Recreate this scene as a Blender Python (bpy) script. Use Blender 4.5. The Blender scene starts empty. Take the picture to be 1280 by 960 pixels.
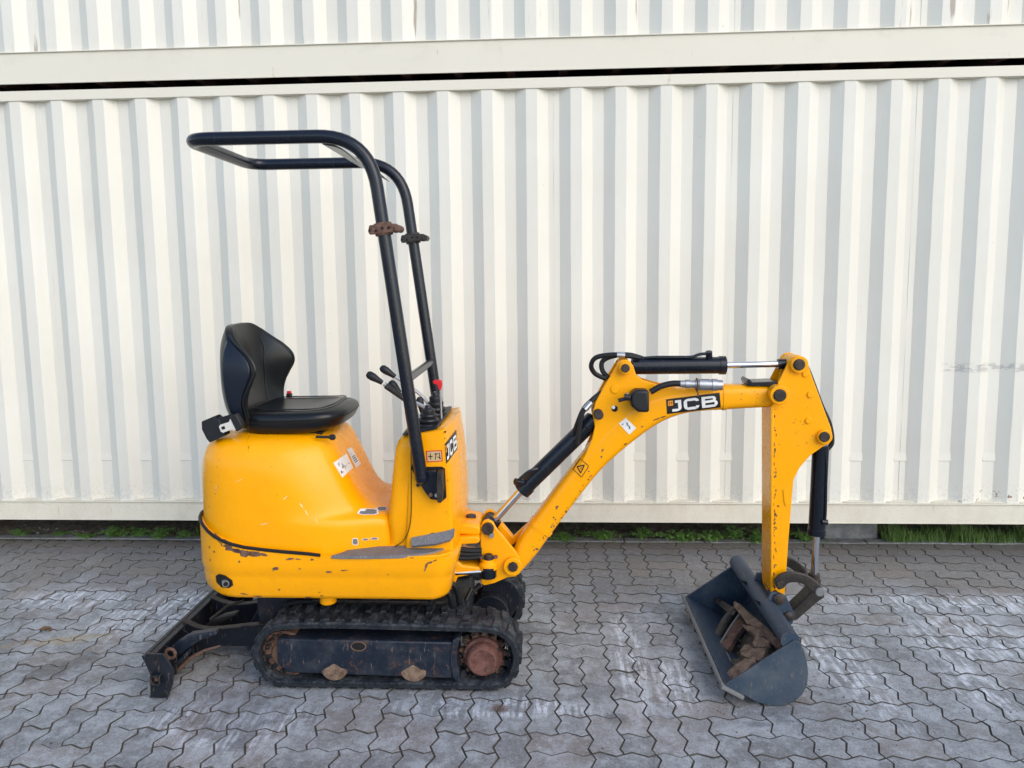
import bpy, bmesh, math, random
import numpy as np
from mathutils import Vector, Matrix
from mathutils.bvhtree import BVHTree
random.seed(7)
S = bpy.context.scene
C = bpy.context.collection
# ------------------------------------------------------------------ camera
CAM_H = 1.6603
FW = Vector((-0.05154025, 0.99242396, -0.11152705))
RT = Vector((0.99865184, 0.05052663, -0.01189778))
UP = Vector((0.00617255, 0.11198991, 0.99369017))
FPX, CX, CY = 937.917, 631.407, 453.725
cd = bpy.data.cameras.new('camera'); cam = bpy.data.objects.new('camera', cd); C.objects.link(cam)
cam.matrix_world = Matrix(((RT.x, UP.x, -FW.x, 0), (RT.y, UP.y, -FW.y, 0), (RT.z, UP.z, -FW.z, CAM_H), (0, 0, 0, 1)))
cd.sensor_width = 36; cd.lens = 36*FPX/1280
cd.shift_x = (640-CX)/1280; cd.shift_y = -(480-CY)/1280
cd.clip_start = .05; cd.clip_end = 2000
S.camera = cam
# ------------------------------------------------------------------ sky and sun
SUN_EL, SUN_AZ = math.radians(34), math.radians(140)   # azimuth clockwise from +Y
w = bpy.data.worlds.new('World'); S.world = w; w.use_nodes = True
nt = w.node_tree; bg = nt.nodes['Background']
sk = nt.nodes.new('ShaderNodeTexSky'); sk.sky_type = 'NISHITA'; sk.sun_disc = False
sk.sun_elevation = SUN_EL; sk.sun_rotation = SUN_AZ; sk.altitude = 100; sk.air_density = 1.0; sk.dust_density = 1.0; sk.ozone_density = 1.0
nt.links.new(sk.outputs[0], bg.inputs[0]); bg.inputs[1].default_value = 0.15
sl = bpy.data.lights.new('sun', 'SUN'); sun = bpy.data.objects.new('sun', sl); C.objects.link(sun)
sl.energy = .72; sl.angle = math.radians(50); sl.color = (1, .85, .66)
sd = Vector((math.sin(SUN_AZ)*math.cos(SUN_EL), math.cos(SUN_AZ)*math.cos(SUN_EL), math.sin(SUN_EL)))
sun.rotation_euler = sd.to_track_quat('Z', 'Y').to_euler(); sun.location = sd*30
S.view_settings.view_transform = 'Standard'; S.view_settings.look = 'None'; S.view_settings.gamma = 1
S.view_settings.exposure = 0.88
S.render.engine = 'CYCLES'

def P(x, y, Y=None, Z=None):
    """point of the traced outline at pixel (x, y) lying at the real distance Y (or height Z)"""
    d = FW*FPX + RT*(x-CX) - UP*(y-CY)
    t = Y/d.y if Y is not None else (Z-CAM_H)/d.z
    return Vector((0, 0, CAM_H)) + d*t
CP = Vector((0, 0, CAM_H))
# ------------------------------------------------------------------ materials
class NT:
    def __init__(s, name):
        s.m = bpy.data.materials.new(name); s.m.use_nodes = True
        s.n = s.m.node_tree.nodes; s.l = s.m.node_tree.links
        s.b = s.n['Principled BSDF']
        s.obj = s.n.new('ShaderNodeTexCoord').outputs['Object']
        s.pos = s.n.new('ShaderNodeNewGeometry').outputs['Position']
    def set(s, k, v):
        if hasattr(v, 'is_output'): s.l.new(v, s.b.inputs[k])
        else: s.b.inputs[k].default_value = v if not (isinstance(v, tuple) and len(v) == 3) else (*v, 1)
    def inp(s, sock, v):
        if hasattr(v, 'is_output'): s.l.new(v, sock)
        else:
            if isinstance(v, tuple) and len(v) == 3 and sock.type == 'RGBA': v = (*v, 1)
            elif sock.type == 'RGBA' and isinstance(v, (int, float)): v = (v, v, v, 1)
            sock.default_value = v
    def scale(s, vec, sc, off=(0, 0, 0)):
        n = s.n.new('ShaderNodeMapping'); s.l.new(vec, n.inputs[0]); n.inputs['Scale'].default_value = sc; n.inputs['Location'].default_value = off
        return n.outputs[0]
    def noise(s, sc, det=4, rough=.55, vec=None, dist=0):
        n = s.n.new('ShaderNodeTexNoise'); s.l.new(vec or s.pos, n.inputs['Vector'])
        n.inputs['Scale'].default_value = sc; n.inputs['Detail'].default_value = det; n.inputs['Roughness'].default_value = rough; n.inputs['Distortion'].default_value = dist
        return n.outputs['Fac']
    def ramp(s, f, a, b, lo=0., hi=1.):
        n = s.n.new('ShaderNodeMapRange'); n.interpolation_type = 'SMOOTHSTEP'
        s.inp(n.inputs[0], f)
        for i, v in enumerate((a, b, lo, hi)): n.inputs[i+1].default_value = v
        return n.outputs[0]
    def math(s, op, a, b=0., cl=False):
        n = s.n.new('ShaderNodeMath'); n.operation = op; n.use_clamp = cl; s.inp(n.inputs[0], a); s.inp(n.inputs[1], b); return n.outputs[0]
    def mix(s, f, a, b, mode='MIX'):
        n = s.n.new('ShaderNodeMix'); n.data_type = 'RGBA'; n.blend_type = mode
        s.inp(n.inputs[0], f); s.inp(n.inputs[6], a); s.inp(n.inputs[7], b); return n.outputs[2]
    def bump(s, h, strength=.3, dist=.01, nrm=None):
        n = s.n.new('ShaderNodeBump'); n.inputs['Strength'].default_value = strength; n.inputs['Distance'].default_value = dist
        s.l.new(h, n.inputs['Height'])
        if nrm is not None: s.l.new(nrm, n.inputs['Normal'])
        s.l.new(n.outputs[0], s.b.inputs['Normal']); return n.outputs[0]
    def point(s):
        return s.n['Geometry'].outputs['Pointiness']
    def edge(s, rad=.007):
        if not hasattr(s, '_e'):
            b = s.n.new('ShaderNodeBevel'); b.samples = 4; b.inputs[0].default_value = rad
            d = s.n.new('ShaderNodeVectorMath'); d.operation = 'DOT_PRODUCT'; s.l.new(b.outputs[0], d.inputs[0]); s.l.new(s.n['Geometry'].outputs['Normal'], d.inputs[1])
            s._e = s.math('SUBTRACT', 1., d.outputs['Value'])
        return s._e
    def rnd(s):
        return s.n.new('ShaderNodeObjectInfo').outputs['Random']
    def blob(s, x, y, rx, ry, ang=0., soft=.5, wob=1.2, nsc=6, ns=None):
        """mask of a stain on the ground, soft edged, broken by noise"""
        m = s.n.new('ShaderNodeMapping'); m.vector_type = 'TEXTURE'; s.l.new(s.pos, m.inputs[0])
        m.inputs['Location'].default_value = (x, y, 0); m.inputs['Rotation'].default_value = (0, 0, ang); m.inputs['Scale'].default_value = (rx, ry, 50)
        v = s.n.new('ShaderNodeVectorMath'); v.operation = 'LENGTH'; s.l.new(m.outputs[0], v.inputs[0])
        n = ns if ns is not None else s.noise(nsc, 5, .6)
        d = s.math('ADD', v.outputs['Value'], s.math('MULTIPLY', s.math('SUBTRACT', n, .5), wob*2))
        return s.ramp(d, 1-soft, 1+soft*.4, 1, 0)

def m_yellow():
    t = NT('yellow_paint')
    n1 = t.noise(9, 6, .7); n2 = t.noise(55, 6, .7); p = t.edge(.006)
    edge = t.math('MULTIPLY', t.ramp(p, .02, .14), t.ramp(n2, .50, .56))
    chip = t.math('MULTIPLY', edge, t.ramp(n1, .52, .60))
    spots = t.math('MULTIPLY', t.ramp(t.noise(60, 3, .5), .735, .745), t.ramp(t.noise(6, 2), .5, .6))
    c = t.math('MAXIMUM', chip, spots)
    dirt = t.ramp(t.noise(5, 6, .65), .45, .85, 0, .30)
    base = t.mix(dirt, (.94, .39, .001), (.80, .30, .002))
    sep = t.n.new('ShaderNodeSeparateXYZ'); t.l.new(t.pos, sep.inputs[0])
    low = t.math('MULTIPLY', t.ramp(sep.outputs[2], .75, .35), t.ramp(t.noise(22, 6, .7), .45, .7, 0, .12))
    base = t.mix(low, base, (.42, .20, .03))
    col = t.mix(c, base, t.mix(t.noise(70), (.05, .022, .014), (.13, .06, .035)))
    t.set('Base Color', col); t.set('Roughness', t.mix(c, t.ramp(t.noise(12, 5), .3, .7, .20, .34), .8))
    t.set('Coat Weight', .10); t.set('Coat Roughness', .10); t.set('Specular IOR Level', .25)
    h = t.math('SUBTRACT', t.math('MULTIPLY', t.noise(3.5, 3), .5), c)
    t.bump(h, .25, .004); return t.m
def m_paint(name, col, rough=.35, wear=.5, rust=.25, dust=(.16, .15, .14), metal=0., dsc=1., coat=0.):
    t = NT(name)
    n2 = t.noise(45*dsc, 5, .7); p = t.point()
    p = t.edge(.005)
    chip = t.math('MULTIPLY', t.math('MULTIPLY', t.ramp(p, .02, .2), t.ramp(n2, .42, .52)), wear)
    scr = t.math('MULTIPLY', t.ramp(t.noise(90, 4, .6, t.scale(t.pos, (1, 1, .22))), .60, .68), wear*.6)
    c = t.math('MAXIMUM', chip, scr)
    du = t.ramp(t.noise(7*dsc, 6, .7), .42, .8, 0, wear*.5)
    base = t.mix(du, col, dust)
    col2 = t.mix(c, base, t.mix(t.noise(30), (.16, .085, .05), (.20, .19, .18)))
    r = t.math('MULTIPLY', t.ramp(t.noise(11*dsc, 6, .72), .56, .72), rust)
    col3 = t.mix(r, col2, (.13, .058, .033))
    t.set('Base Color', col3); t.set('Roughness', t.math('ADD', t.math('MULTIPLY', du, .5), t.math('MAXIMUM', t.math('MULTIPLY', r, .8), rough)))
    t.set('Metallic', metal)
    t.set('Specular IOR Level', .35)
    if coat: t.set('Coat Weight', coat); t.set('Coat Roughness', .15)
    t.bump(t.math('ADD', n2, t.math('MULTIPLY', r, t.noise(140, 3))), .12, .003); return t.m
def m_rust(name, a=(.075, .038, .027), b=(.17, .095, .066), rough=.85, metal=0.):
    t = NT(name); n = t.noise(26, 8, .75)
    c = t.mix(t.ramp(n, .35, .65), a, b); c = t.mix(t.ramp(t.noise(90, 4), .6, .7, 0, .3), c, tuple(min(.4, q*1.7) for q in b))
    t.set('Base Color', c); t.set('Roughness', rough); t.set('Metallic', metal)
    t.bump(t.noise(120, 6, .7), .5, .003); return t.m
def m_simple(name, col, rough=.5, metal=0., nsc=25, var=.15, bump=.1):
    t = NT(name); n = t.noise(nsc, 5, .65)
    t.set('Base Color', t.mix(n, tuple(c*(1-var) for c in col), tuple(min(1, c*(1+var)) for c in col)))
    t.set('Roughness', rough); t.set('Metallic', metal); t.set('Specular IOR Level', .5 if metal else .36); t.bump(n, bump, .002); return t.m
def m_rubber():
    t = NT('rubber'); n = t.noise(14, 6, .7); n2 = t.noise(60, 5, .6); p = t.point()
    du = t.ramp(t.math('ADD', t.math('MULTIPLY', n, .7), t.math('MULTIPLY', n2, .3)), .42, .68, 0, .6)
    e = t.ramp(t.math('ADD', p, t.math('MULTIPLY', t.math('SUBTRACT', n2, .5), .15)), .52, .60, 0, .6)
    up = t.n.new('ShaderNodeSeparateXYZ'); t.l.new(t.n['Geometry'].outputs['Normal'], up.inputs[0])
    du = t.math('MULTIPLY', du, t.ramp(up.outputs[2], .1, .8, .45, 1.2))
    c = t.mix(du, (.007, .010, .015), (.095, .105, .115)); c = t.mix(t.math('MULTIPLY', t.math('MULTIPLY', t.ramp(t.edge(.005), .02, .2), t.ramp(n2, .45, .6)), .7), c, (.15, .16, .17))
    t.set('Specular IOR Level', .3); t.set('Base Color', c); t.set('Roughness', .62); t.bump(n2, .3, .003); return t.m
def m_wall():
    t = NT('container_paint')
    a = t.noise(1.3, 5, .6); st = t.noise(4, 6, .6, t.scale(t.pos, (3, 3, .22)))
    c = t.mix(t.ramp(a, .3, .7), (.70, .68, .60), (.74, .725, .65))
    c = t.mix(t.ramp(st, .5, .8, 0, .28), c, (.64, .615, .54))
    fine = t.noise(220, 3, .6, t.scale(t.pos, (1, 1, .06)))
    c = t.mix(t.ramp(fine, .45, .75, 0, .10), c, (.55, .53, .48))
    sep = t.n.new('ShaderNodeSeparateXYZ'); t.l.new(t.pos, sep.inputs[0])
    # rust specks and runs
    sp = t.math('MULTIPLY', t.ramp(t.noise(34, 3, .5), .76, .775), t.ramp(t.noise(2.3, 2), .5, .62))
    run = t.math('MULTIPLY', t.ramp(t.noise(26, 3, .5, t.scale(t.pos, (1, 1, .07))), .66, .72, 0, .6), t.math('MULTIPLY', t.ramp(t.noise(2.1, 3, .6), .50, .58), t.ramp(sep.outputs[2], 2.80, 3.02)))
    # scraped patch on the right
    sx = t.math('MULTIPLY', t.math('MULTIPLY', t.ramp(sep.outputs[0], 2.28, 2.35), t.ramp(t.math('ABSOLUTE', t.math('SUBTRACT', sep.outputs[2], 1.119)), .035, .012)),
                t.ramp(t.noise(16, 5, .7, t.scale(t.pos, (1, 1, 2.6))), .47, .53, 0, .55))
    sc2 = t.math('MULTIPLY', t.math('MULTIPLY', t.ramp(sep.outputs[0], 2.33, 2.48), t.ramp(sep.outputs[2], .43, .35)), t.ramp(t.noise(38, 4, .6), .60, .64))
    gr = t.math('MULTIPLY', t.ramp(sep.outputs[2], .52, .27, 0, .16), t.ramp(t.noise(60, 4, .7), .48, .62))
    c = t.mix(gr, c, (.36, .33, .27))
    c = t.mix(t.math('MAXIMUM', sx, gr), c, (.33, .32, .31))
    c = t.mix(t.math('MAXIMUM', t.math('MAXIMUM', sp, run), sc2), c, (.20, .12, .07))
    t.set('Base Color', c); t.set('Roughness', t.ramp(a, .2, .8, .45, .6))
    t.bump(t.math('ADD', t.noise(5, 4), t.math('MULTIPLY', fine, .15)), .25, .006); return t.m
def m_rail():
    t = NT('rail_paint')
    c = t.mix(t.noise(2, 5, .6), (.68, .645, .535), (.74, .71, .60))
    sep = t.n.new('ShaderNodeSeparateXYZ'); t.l.new(t.pos, sep.inputs[0])
    lowm = t.ramp(sep.outputs[2], .42, .34)
    n = t.ramp(t.noise(130, 5, .7), .52, .68); n2 = t.ramp(t.noise(6, 5, .7, t.scale(t.pos, (1, 1, .6))), .4, .75)
    c = t.mix(t.math('MULTIPLY', t.math('MULTIPLY', n, lowm), .30), c, (.30, .25, .18))
    c = t.mix(t.math('MULTIPLY', t.math('MULTIPLY', n2, lowm), .32), c, (.46, .41, .32))
    hi = t.math('MULTIPLY', t.ramp(t.noise(5, 6, .7, t.scale(t.pos, (1, 1, 1.5))), .5, .8), t.ramp(sep.outputs[2], 2.86, 3.03, .05, .6))
    c = t.mix(hi, c, (.48, .47, .39))
    r = t.math('MULTIPLY', t.ramp(t.noise(9, 5, .6, t.scale(t.pos, (2.5, 1, .5))), .68, .74), .45)
    c = t.mix(r, c, (.42, .26, .13))
    t.set('Base Color', c); t.set('Roughness', .55); t.bump(t.noise(30, 4), .2, .003); return t.m
def m_paver():
    t = NT('paver_concrete'); pos = t.pos
    at_ = t.n.new('ShaderNodeAttribute'); at_.attribute_name = 'tone'
    r = t.math('FRACT', t.math('ADD', t.rnd(), at_.outputs['Fac']))
    fine = t.noise(170, 5, .75); mid = t.noise(24, 5, .65); big = t.noise(1.6, 5, .65)
    c = t.mix(r, (.185, .198, .208), (.345, .365, .380))
    c = t.mix(t.ramp(mid, .35, .65, 0, .65), c, (.145, .138, .132))
    c = t.mix(t.ramp(t.noise(62, 6, .75), .42, .60, 0, .55), c, (.095, .10, .105))
    warm = t.math('FRACT', t.math('MULTIPLY', r, 7.3)); c = t.mix(t.ramp(warm, .72, .95, 0, .45), c, (.24, .195, .165))
    sep = t.n.new('ShaderNodeSeparateXYZ'); t.l.new(pos, sep.inputs[0])
    wob = t.math('MULTIPLY', t.math('SUBTRACT', t.noise(2.2, 4, .6), .5), 1.3)
    yy = t.math('ADD', sep.outputs[1], wob)
    # pale weathered field in front of the dry brownish strip by the kerb
    front = t.ramp(yy, 4.05, 3.55)
    n3 = t.noise(7, 6, .7)
    c = t.mix(t.math('MULTIPLY', t.ramp(yy, 3.6, 4.2), .55), c, (.21, .185, .155))
    c = t.mix(t.math('MULTIPLY', front, t.ramp(t.math('ADD', t.math('MULTIPLY', n3, .6), t.math('MULTIPLY', mid, .4)), .44, .60, .05, .70)), c, (.43, .465, .50))
    # hard white scrape streaks along y
    rot = t.n.new('ShaderNodeMapping'); t.l.new(pos, rot.inputs[0]); rot.inputs['Rotation'].default_value = (0, 0, 0); rot.inputs['Scale'].default_value = (9, .9, 1)
    st = t.noise(5, 5, .65, rot.outputs[0])
    wm = None
    for a in [(.37, 3.12, .085, .50, 0), (.37, 3.2, .06, .35, 0), (.53, 2.95, .12, .22, 0), (1.30, 3.02, .13, .42, 0), (1.14, 3.25, .16, .3, .2), (1.95, 3.38, .35, .3, .2), (2.3, 3.75, .9, .14, 0), (-1.95, 3.55, .4, .3, .5), (-2.5, 3.7, .35, .15, 0), (1.75, 3.0, .12, .3, 0), (-1.2, 2.6, .35, .2, 0), (-.2, 2.75, .5, .08, 0)]:
        b = t.blob(*a, wob=.9, nsc=5, ns=n3); wm = b if wm is None else t.math('MAXIMUM', wm, b)
    c = t.mix(t.math('MULTIPLY', wm, t.math('MULTIPLY', t.ramp(st, .44, .58, .06, 1.0), t.ramp(t.noise(14, 6, .75), .38, .58, .12, 1.))), c, (.66, .70, .76))
    white_speck = t.ramp(t.noise(75, 2, .5), .70, .74)  # small white dots in the concrete's own colour
    c = t.mix(t.math('MULTIPLY', white_speck, .5), c, (.55, .57, .60))
    # dark tyre sweep, stains
    dk = t.math('MULTIPLY', t.blob(-1.18, 2.66, .20, .22, .3, ns=n3, wob=.8), .45)
    c = t.mix(dk, c, (.085, .095, .12))
    c = t.mix(t.math('MULTIPLY', t.blob(-2.16, 2.97, .17, .085, .5, ns=n3, wob=1.6, soft=.8), .6), c, (.065, .052, .045))
    c = t.mix(t.math('MULTIPLY', t.blob(-2.26, 3.24, .20, .05, .25, ns=n3, wob=1.5), .55), c, (.36, .27, .13))
    c = t.mix(t.math('MULTIPLY', t.blob(.79, 2.675, .055, .03, 0, ns=n3, wob=1), .6), c, (.06, .06, .065))
    c = t.mix(t.math('MULTIPLY', t.blob(.27, 2.70, .05, .035, 0, ns=n3, wob=1), .5), c, (.08, .08, .09))
    c = t.mix(t.math('MULTIPLY', t.blob(-.18, 2.75, .035, .03, 0, ns=n3, wob=1), .8), c, (.12, .06, .035))
    c = t.mix(t.math('MULTIPLY', t.ramp(t.noise(3.2, 4, .6), .58, .68), .30), c, (.19, .145, .12))
    c = t.mix(t.math('MULTIPLY', t.ramp(fine, .47, .68), .60), c, (.085, .085, .08)); c = t.mix(t.math('MULTIPLY', t.ramp(t.noise(240, 4, .7), .52, .70), .5), c, (.52, .53, .53))
    t.set('Base Color', c); t.set('Roughness', t.ramp(mid, .3, .7, .7, .9)); t.set('Specular IOR Level', .35)
    t.bump(t.math('ADD', t.math('MULTIPLY', fine, .6), mid), .55, .004); return t.m
def m_soil(name='soil', a=(.045, .034, .024), b=(.12, .095, .068)):
    t = NT(name); n = t.noise(18, 8, .75)
    col = t.mix(t.ramp(n, .35, .7), a, b)
    if name == 'joint_sand':   # moss in the joints by the kerb
        sep = t.n.new('ShaderNodeSeparateXYZ'); t.l.new(t.pos, sep.inputs[0])
        col = t.mix(t.math('MULTIPLY', t.ramp(sep.outputs[1], 3.9, 4.5), t.ramp(t.noise(4, 4), .42, .58)), col, (.045, .075, .02))
    t.set('Base Color', col); t.set('Roughness', .95); t.bump(t.noise(60, 8, .8), .9, .015); return t.m
def m_leaf(name, a, b):
    t = NT(name); t.set('Base Color', t.mix(t.noise(14, 3), a, b)); t.set('Roughness', .5)
    t.set('Subsurface Weight', .0); t.set('Transmission Weight', .0); return t.m
YEL = m_yellow()
BLK = m_paint('black_paint', (.004, .007, .014), .26, .12, .04, coat=.1)
ROPSM = m_paint('black_tube_paint', (.004, .007, .015), .26, .10, .02, coat=.1)
NAVY = m_paint('worn_navy_paint', (.008, .014, .027), .42, 1., .75, dust=(.085, .088, .092), dsc=1.7)
BLADE = m_paint('blade_black', (.006, .009, .016), .40, .8, .35, dust=(.045, .046, .05))
BUCK = m_paint('bucket_paint', (.026, .047, .076), .50, 1., .05, dust=(.13, .145, .16), dsc=.8)
EDGE = m_paint('worn_steel', (.17, .18, .18), .55, .8, .4)
RUST = m_rust('rust'); RUSTRED = m_rust('rust_red', (.085, .030, .024), (.17, .075, .06))
RUSTPALE = m_rust('scaled_rust', (.085, .05, .034), (.24, .165, .115))
DARKSTEEL = m_rust('dark_steel', (.018, .016, .015), (.050, .042, .036), .5, .3)
CHROME = m_simple('chrome', (.72, .73, .75), .14, 1.0, 50, .06, .02)
ZINC = m_simple('zinc', (.42, .43, .45), .38, .8, 40, .25, .1)
PIN = m_rust('greasy_pin', (.022, .017, .016), (.060, .044, .037), .55, .3)
RUB = m_rubber(); HOSE = m_simple('hose_rubber', (.008, .009, .011), .5, 0, 60, .4, .1)
PLAST = m_simple('black_plastic', (.012, .013, .016), .42, 0, 80, .3, .1)
VINYL = m_simple('seat_vinyl', (.006, .007, .008), .30, 0, 120, .25, .08)
SHELL = m_simple('seat_side_vinyl', (.006, .010, .020), .36, 0, 120, .25, .08)
DARK = m_simple('dark_interior', (.008, .008, .009), .8)
WHITE = m_simple('white_print', (.78, .78, .76), .4); BLKP = m_simple('black_print', (.012, .012, .013), .35)
ORNG = m_simple('orange_print', (.75, .28, .02), .4); REDP = m_simple('red_plastic', (.65, .02, .03), .4)
CREAM = m_simple('cream_print', (.60, .42, .22), .5)
WALL = m_wall(); RAIL = m_rail(); PAV = m_paver()
def m_mat():
    t = NT('floor_mat'); v = t.n.new('ShaderNodeTexVoronoi'); t.l.new(t.pos, v.inputs['Vector']); v.inputs['Scale'].default_value = 210
    d = t.ramp(v.outputs['Distance'], .25, .4)
    n = t.noise(20, 5)
    t.set('Base Color', t.mix(d, t.mix(n, (.24, .25, .27), (.36, .37, .39)), t.mix(n, (.11, .11, .12), (.19, .19, .20)))); t.set('Roughness', .6)
    t.bump(t.math('SUBTRACT', 1., d), .6, .003); return t.m
MATM = m_mat()
SOIL = m_soil('soil', (.10, .08, .06), (.27, .225, .175)); YARD = m_soil('yard_bounce_pale', (.30, .30, .29), (.38, .38, .37)); JOINT = m_soil('joint_sand', (.075, .067, .057), (.155, .138, .118)); CONC = m_soil('old_concrete', (.22, .225, .235), (.38, .385, .39))
LEAFA = m_leaf('weed_leaf', (.11, .27, .05), (.24, .42, .11)); LEAFB = m_leaf('grass_blade', (.10, .22, .04), (.24, .36, .10)); STEMM = m_leaf('stem', (.10, .13, .05), (.16, .17, .08))
DRYM = m_leaf('dry_leaf', (.10, .05, .025), (.20, .11, .05))
# ------------------------------------------------------------------ mesh helpers
def finish(bm, ang=35):
    bmesh.ops.recalc_face_normals(bm, faces=bm.faces)
    lim = math.radians(ang)
    for f in bm.faces: f.smooth = True
    for e in bm.edges:
        if len(e.link_faces) == 2 and e.calc_face_angle(0) > lim: e.smooth = False
def mk(name, bm, mat, parent=None, off=(0, 0, 0), bevel=0, seg=2, label=None, cat=None, group=None, kind=None, ang=35):
    finish(bm, ang)
    me = bpy.data.meshes.new(name)
    if parent is not None:
        p = parent; off = Vector((0, 0, 0))
        while p: off = off + p.location; p = p.parent
    off = Vector(off)
    if off.length: bmesh.ops.translate(bm, verts=bm.verts, vec=-off)
    bm.to_mesh(me); bm.free()
    me.materials.append(mat)
    o = bpy.data.objects.new(name, me); C.objects.link(o)
    if parent is not None: o.parent = parent
    else: o.location = off
    if bevel:
        b = o.modifiers.new('bevel', 'BEVEL'); b.width = bevel; b.segments = seg; b.limit_method = 'ANGLE'; b.angle_limit = math.radians(40); b.harden_normals = False
        for p_ in me.polygons: p_.use_smooth = True
    if label: o['label'] = label
    if cat: o['category'] = cat
    if group: o['group'] = group
    if kind: o['kind'] = kind
    return o
def thing(name, loc, label, cat, group=None):
    o = bpy.data.objects.new(name, None); C.objects.link(o); o.location = loc; o['label'] = label; o['category'] = cat
    o.empty_display_size = .1
    if group: o['group'] = group
    return o
def box(bm, x0, x1, y0, y1, z0, z1):
    v = [bm.verts.new((x, y, z)) for z in (z0, z1) for y in (y0, y1) for x in (x0, x1)]
    for f in ((0, 2, 3, 1), (4, 5, 7, 6), (0, 1, 5, 4), (2, 6, 7, 3), (0, 4, 6, 2), (1, 3, 7, 5)): bm.faces.new([v[i] for i in f])
    return v
def prism(bm, pts, y0, y1):
    """outline of 3D points (x, ., z) pushed from y0 to y1"""
    a = [bm.verts.new((p.x, y0, p.z)) for p in pts]; b = [bm.verts.new((p.x, y1, p.z)) for p in pts]
    n = len(pts); bm.faces.new(a); bm.faces.new(b[::-1])
    for i in range(n): bm.faces.new((a[i], a[(i+1) % n], b[(i+1) % n], b[i]))
def px(pts, Y): return [P(x, y, Y) for x, y in pts]
def smooth_loop(pts, it=2):
    for _ in range(it):
        q = []
        for i in range(len(pts)):
            a, b = pts[i], pts[(i+1) % len(pts)]; q += [a*.75+b*.25, a*.25+b*.75]
        pts = q
    return pts
def spline(pts, n=8):
    pts = [Vector(p) for p in pts]
    if len(pts) == 2: return pts
    out = []; q = [pts[0]*2-pts[1]] + pts + [pts[-1]*2-pts[-2]]
    for i in range(1, len(q)-2):
        for k in range(n):
            t = k/n; a, b, c, d = q[i-1:i+3]
            out.append(.5*((2*b)+(c-a)*t+(2*a-5*b+4*c-d)*t*t+(3*b-a-3*c+d)*t**3))
    return out+[pts[-1]]
def round_path(pts, r, n=6):
    """straight runs joined by bends"""
    pts = [Vector(p) for p in pts]; out = [pts[0]]
    for i in range(1, len(pts)-1):
        a, b, c = pts[i-1:i+2]; rr = r[i-1] if isinstance(r, (list, tuple)) else r
        d1 = min(rr, (a-b).length*.49); d2 = min(rr, (c-b).length*.49)
        p0 = b+(a-b).normalized()*d1; p2 = b+(c-b).normalized()*d2
        for k in range(n+1):
            t = k/n; out.append(p0*(1-t)**2+b*2*t*(1-t)+p2*t*t)
    return out+[pts[-1]]
def tube(bm, pts, r, seg=14, cap=True):
    pts = [Vector(p) for p in pts]; n = len(pts); rs = r if isinstance(r, (list, tuple)) else [r]*n
    T = []
    for i in range(n):
        a = pts[max(i-1, 0)]; b = pts[min(i+1, n-1)]; T.append((b-a).normalized())
    u = T[0].orthogonal().normalized(); rings = []
    for i in range(n):
        u = (u-T[i]*u.dot(T[i])).normalized(); v = T[i].cross(u)
        rings.append([bm.verts.new(pts[i]+(u*math.cos(2*math.pi*k/seg)+v*math.sin(2*math.pi*k/seg))*rs[i]) for k in range(seg)])
    for i in range(n-1):
        for k in range(seg):
            k2 = (k+1) % seg; bm.faces.new((rings[i][k], rings[i][k2], rings[i+1][k2], rings[i+1][k]))
    if cap: bm.faces.new(rings[0][::-1]); bm.faces.new(rings[-1])
def cyl(bm, a, b, r, seg=24, r2=None):
    tube(bm, [a, b], [r, r if r2 is None else r2], seg)
def lathe(bm, o, axis, prof, seg=28, cap=True):
    """prof: list of (distance along axis, radius)"""
    o = Vector(o); ax = Vector(axis).normalized()
    tube_rings = []; u = ax.orthogonal().normalized(); v = ax.cross(u)
    for d, r in prof:
        tube_rings.append([bm.verts.new(o+ax*d+(u*math.cos(2*math.pi*k/seg)+v*math.sin(2*math.pi*k/seg))*r) for k in range(seg)])
    for i in range(len(prof)-1):
        for k in range(seg):
            k2 = (k+1) % seg; bm.faces.new((tube_rings[i][k], tube_rings[i][k2], tube_rings[i+1][k2], tube_rings[i+1][k]))
    if cap: bm.faces.new(tube_rings[0][::-1]); bm.faces.new(tube_rings[-1])
def loft(bm, rings, cap0=True, cap1=True, closed=True):
    R = [[bm.verts.new(p) for p in r] for r in rings]; n = len(R[0])
    for i in range(len(R)-1):
        for k in range(n if closed else n-1):
            k2 = (k+1) % n; bm.faces.new((R[i][k], R[i][k2], R[i+1][k2], R[i+1][k]))
    if cap0: bm.faces.new(R[0][::-1])
    if cap1: bm.faces.new(R[-1])
    return R
def ycyl(name, x, y, r, y0, y1, mat, parent, seg=24, bevel=0, **k):
    """round pin or boss whose axis runs across the machine, near face centred on pixel (x, y)"""
    c = P(x, y, y0); bm = bmesh.new(); cyl(bm, (c.x, y0, c.z), (c.x, y1, c.z), r, seg)
    return mk(name, bm, mat, parent, bevel=bevel, **k)
def new(): return bmesh.new()
# ------------------------------------------------------------------ setting: ground
def kind(o, k='structure'): o['kind'] = k; return o
bm = new(); box(bm, -6, 6, .4, 4.61, -.19, -.0055)
pavement = mk('pavement', bm, JOINT, kind='structure')
bm = new(); box(bm, -300, 300, -400, .60, -.2, -.003); box(bm, -300, -5.2, .60, 4.61, -.2, -.003); box(bm, 5.2, 300, .60, 4.61, -.2, -.003)
mk('bounce_yard', bm, YARD, kind='structure')  # unseen pale ground around the pavers, added to bounce light under the container
bm = new()
gx = np.linspace(-12, 12, 161); gy = np.linspace(4.60, 9.0, 30)
vs = [[None]*len(gy) for _ in gx]
for i, x in enumerate(gx):
    for j, y in enumerate(gy):
        z = -.02+.035*min(1, max(0, (y-4.66)/.25))+.012*math.sin(x*7.3+y*5)*math.sin(y*11+x*2.1)+random.uniform(-.006, .006)
        vs[i][j] = bm.verts.new((x, y, z if j else -.15))
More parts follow.
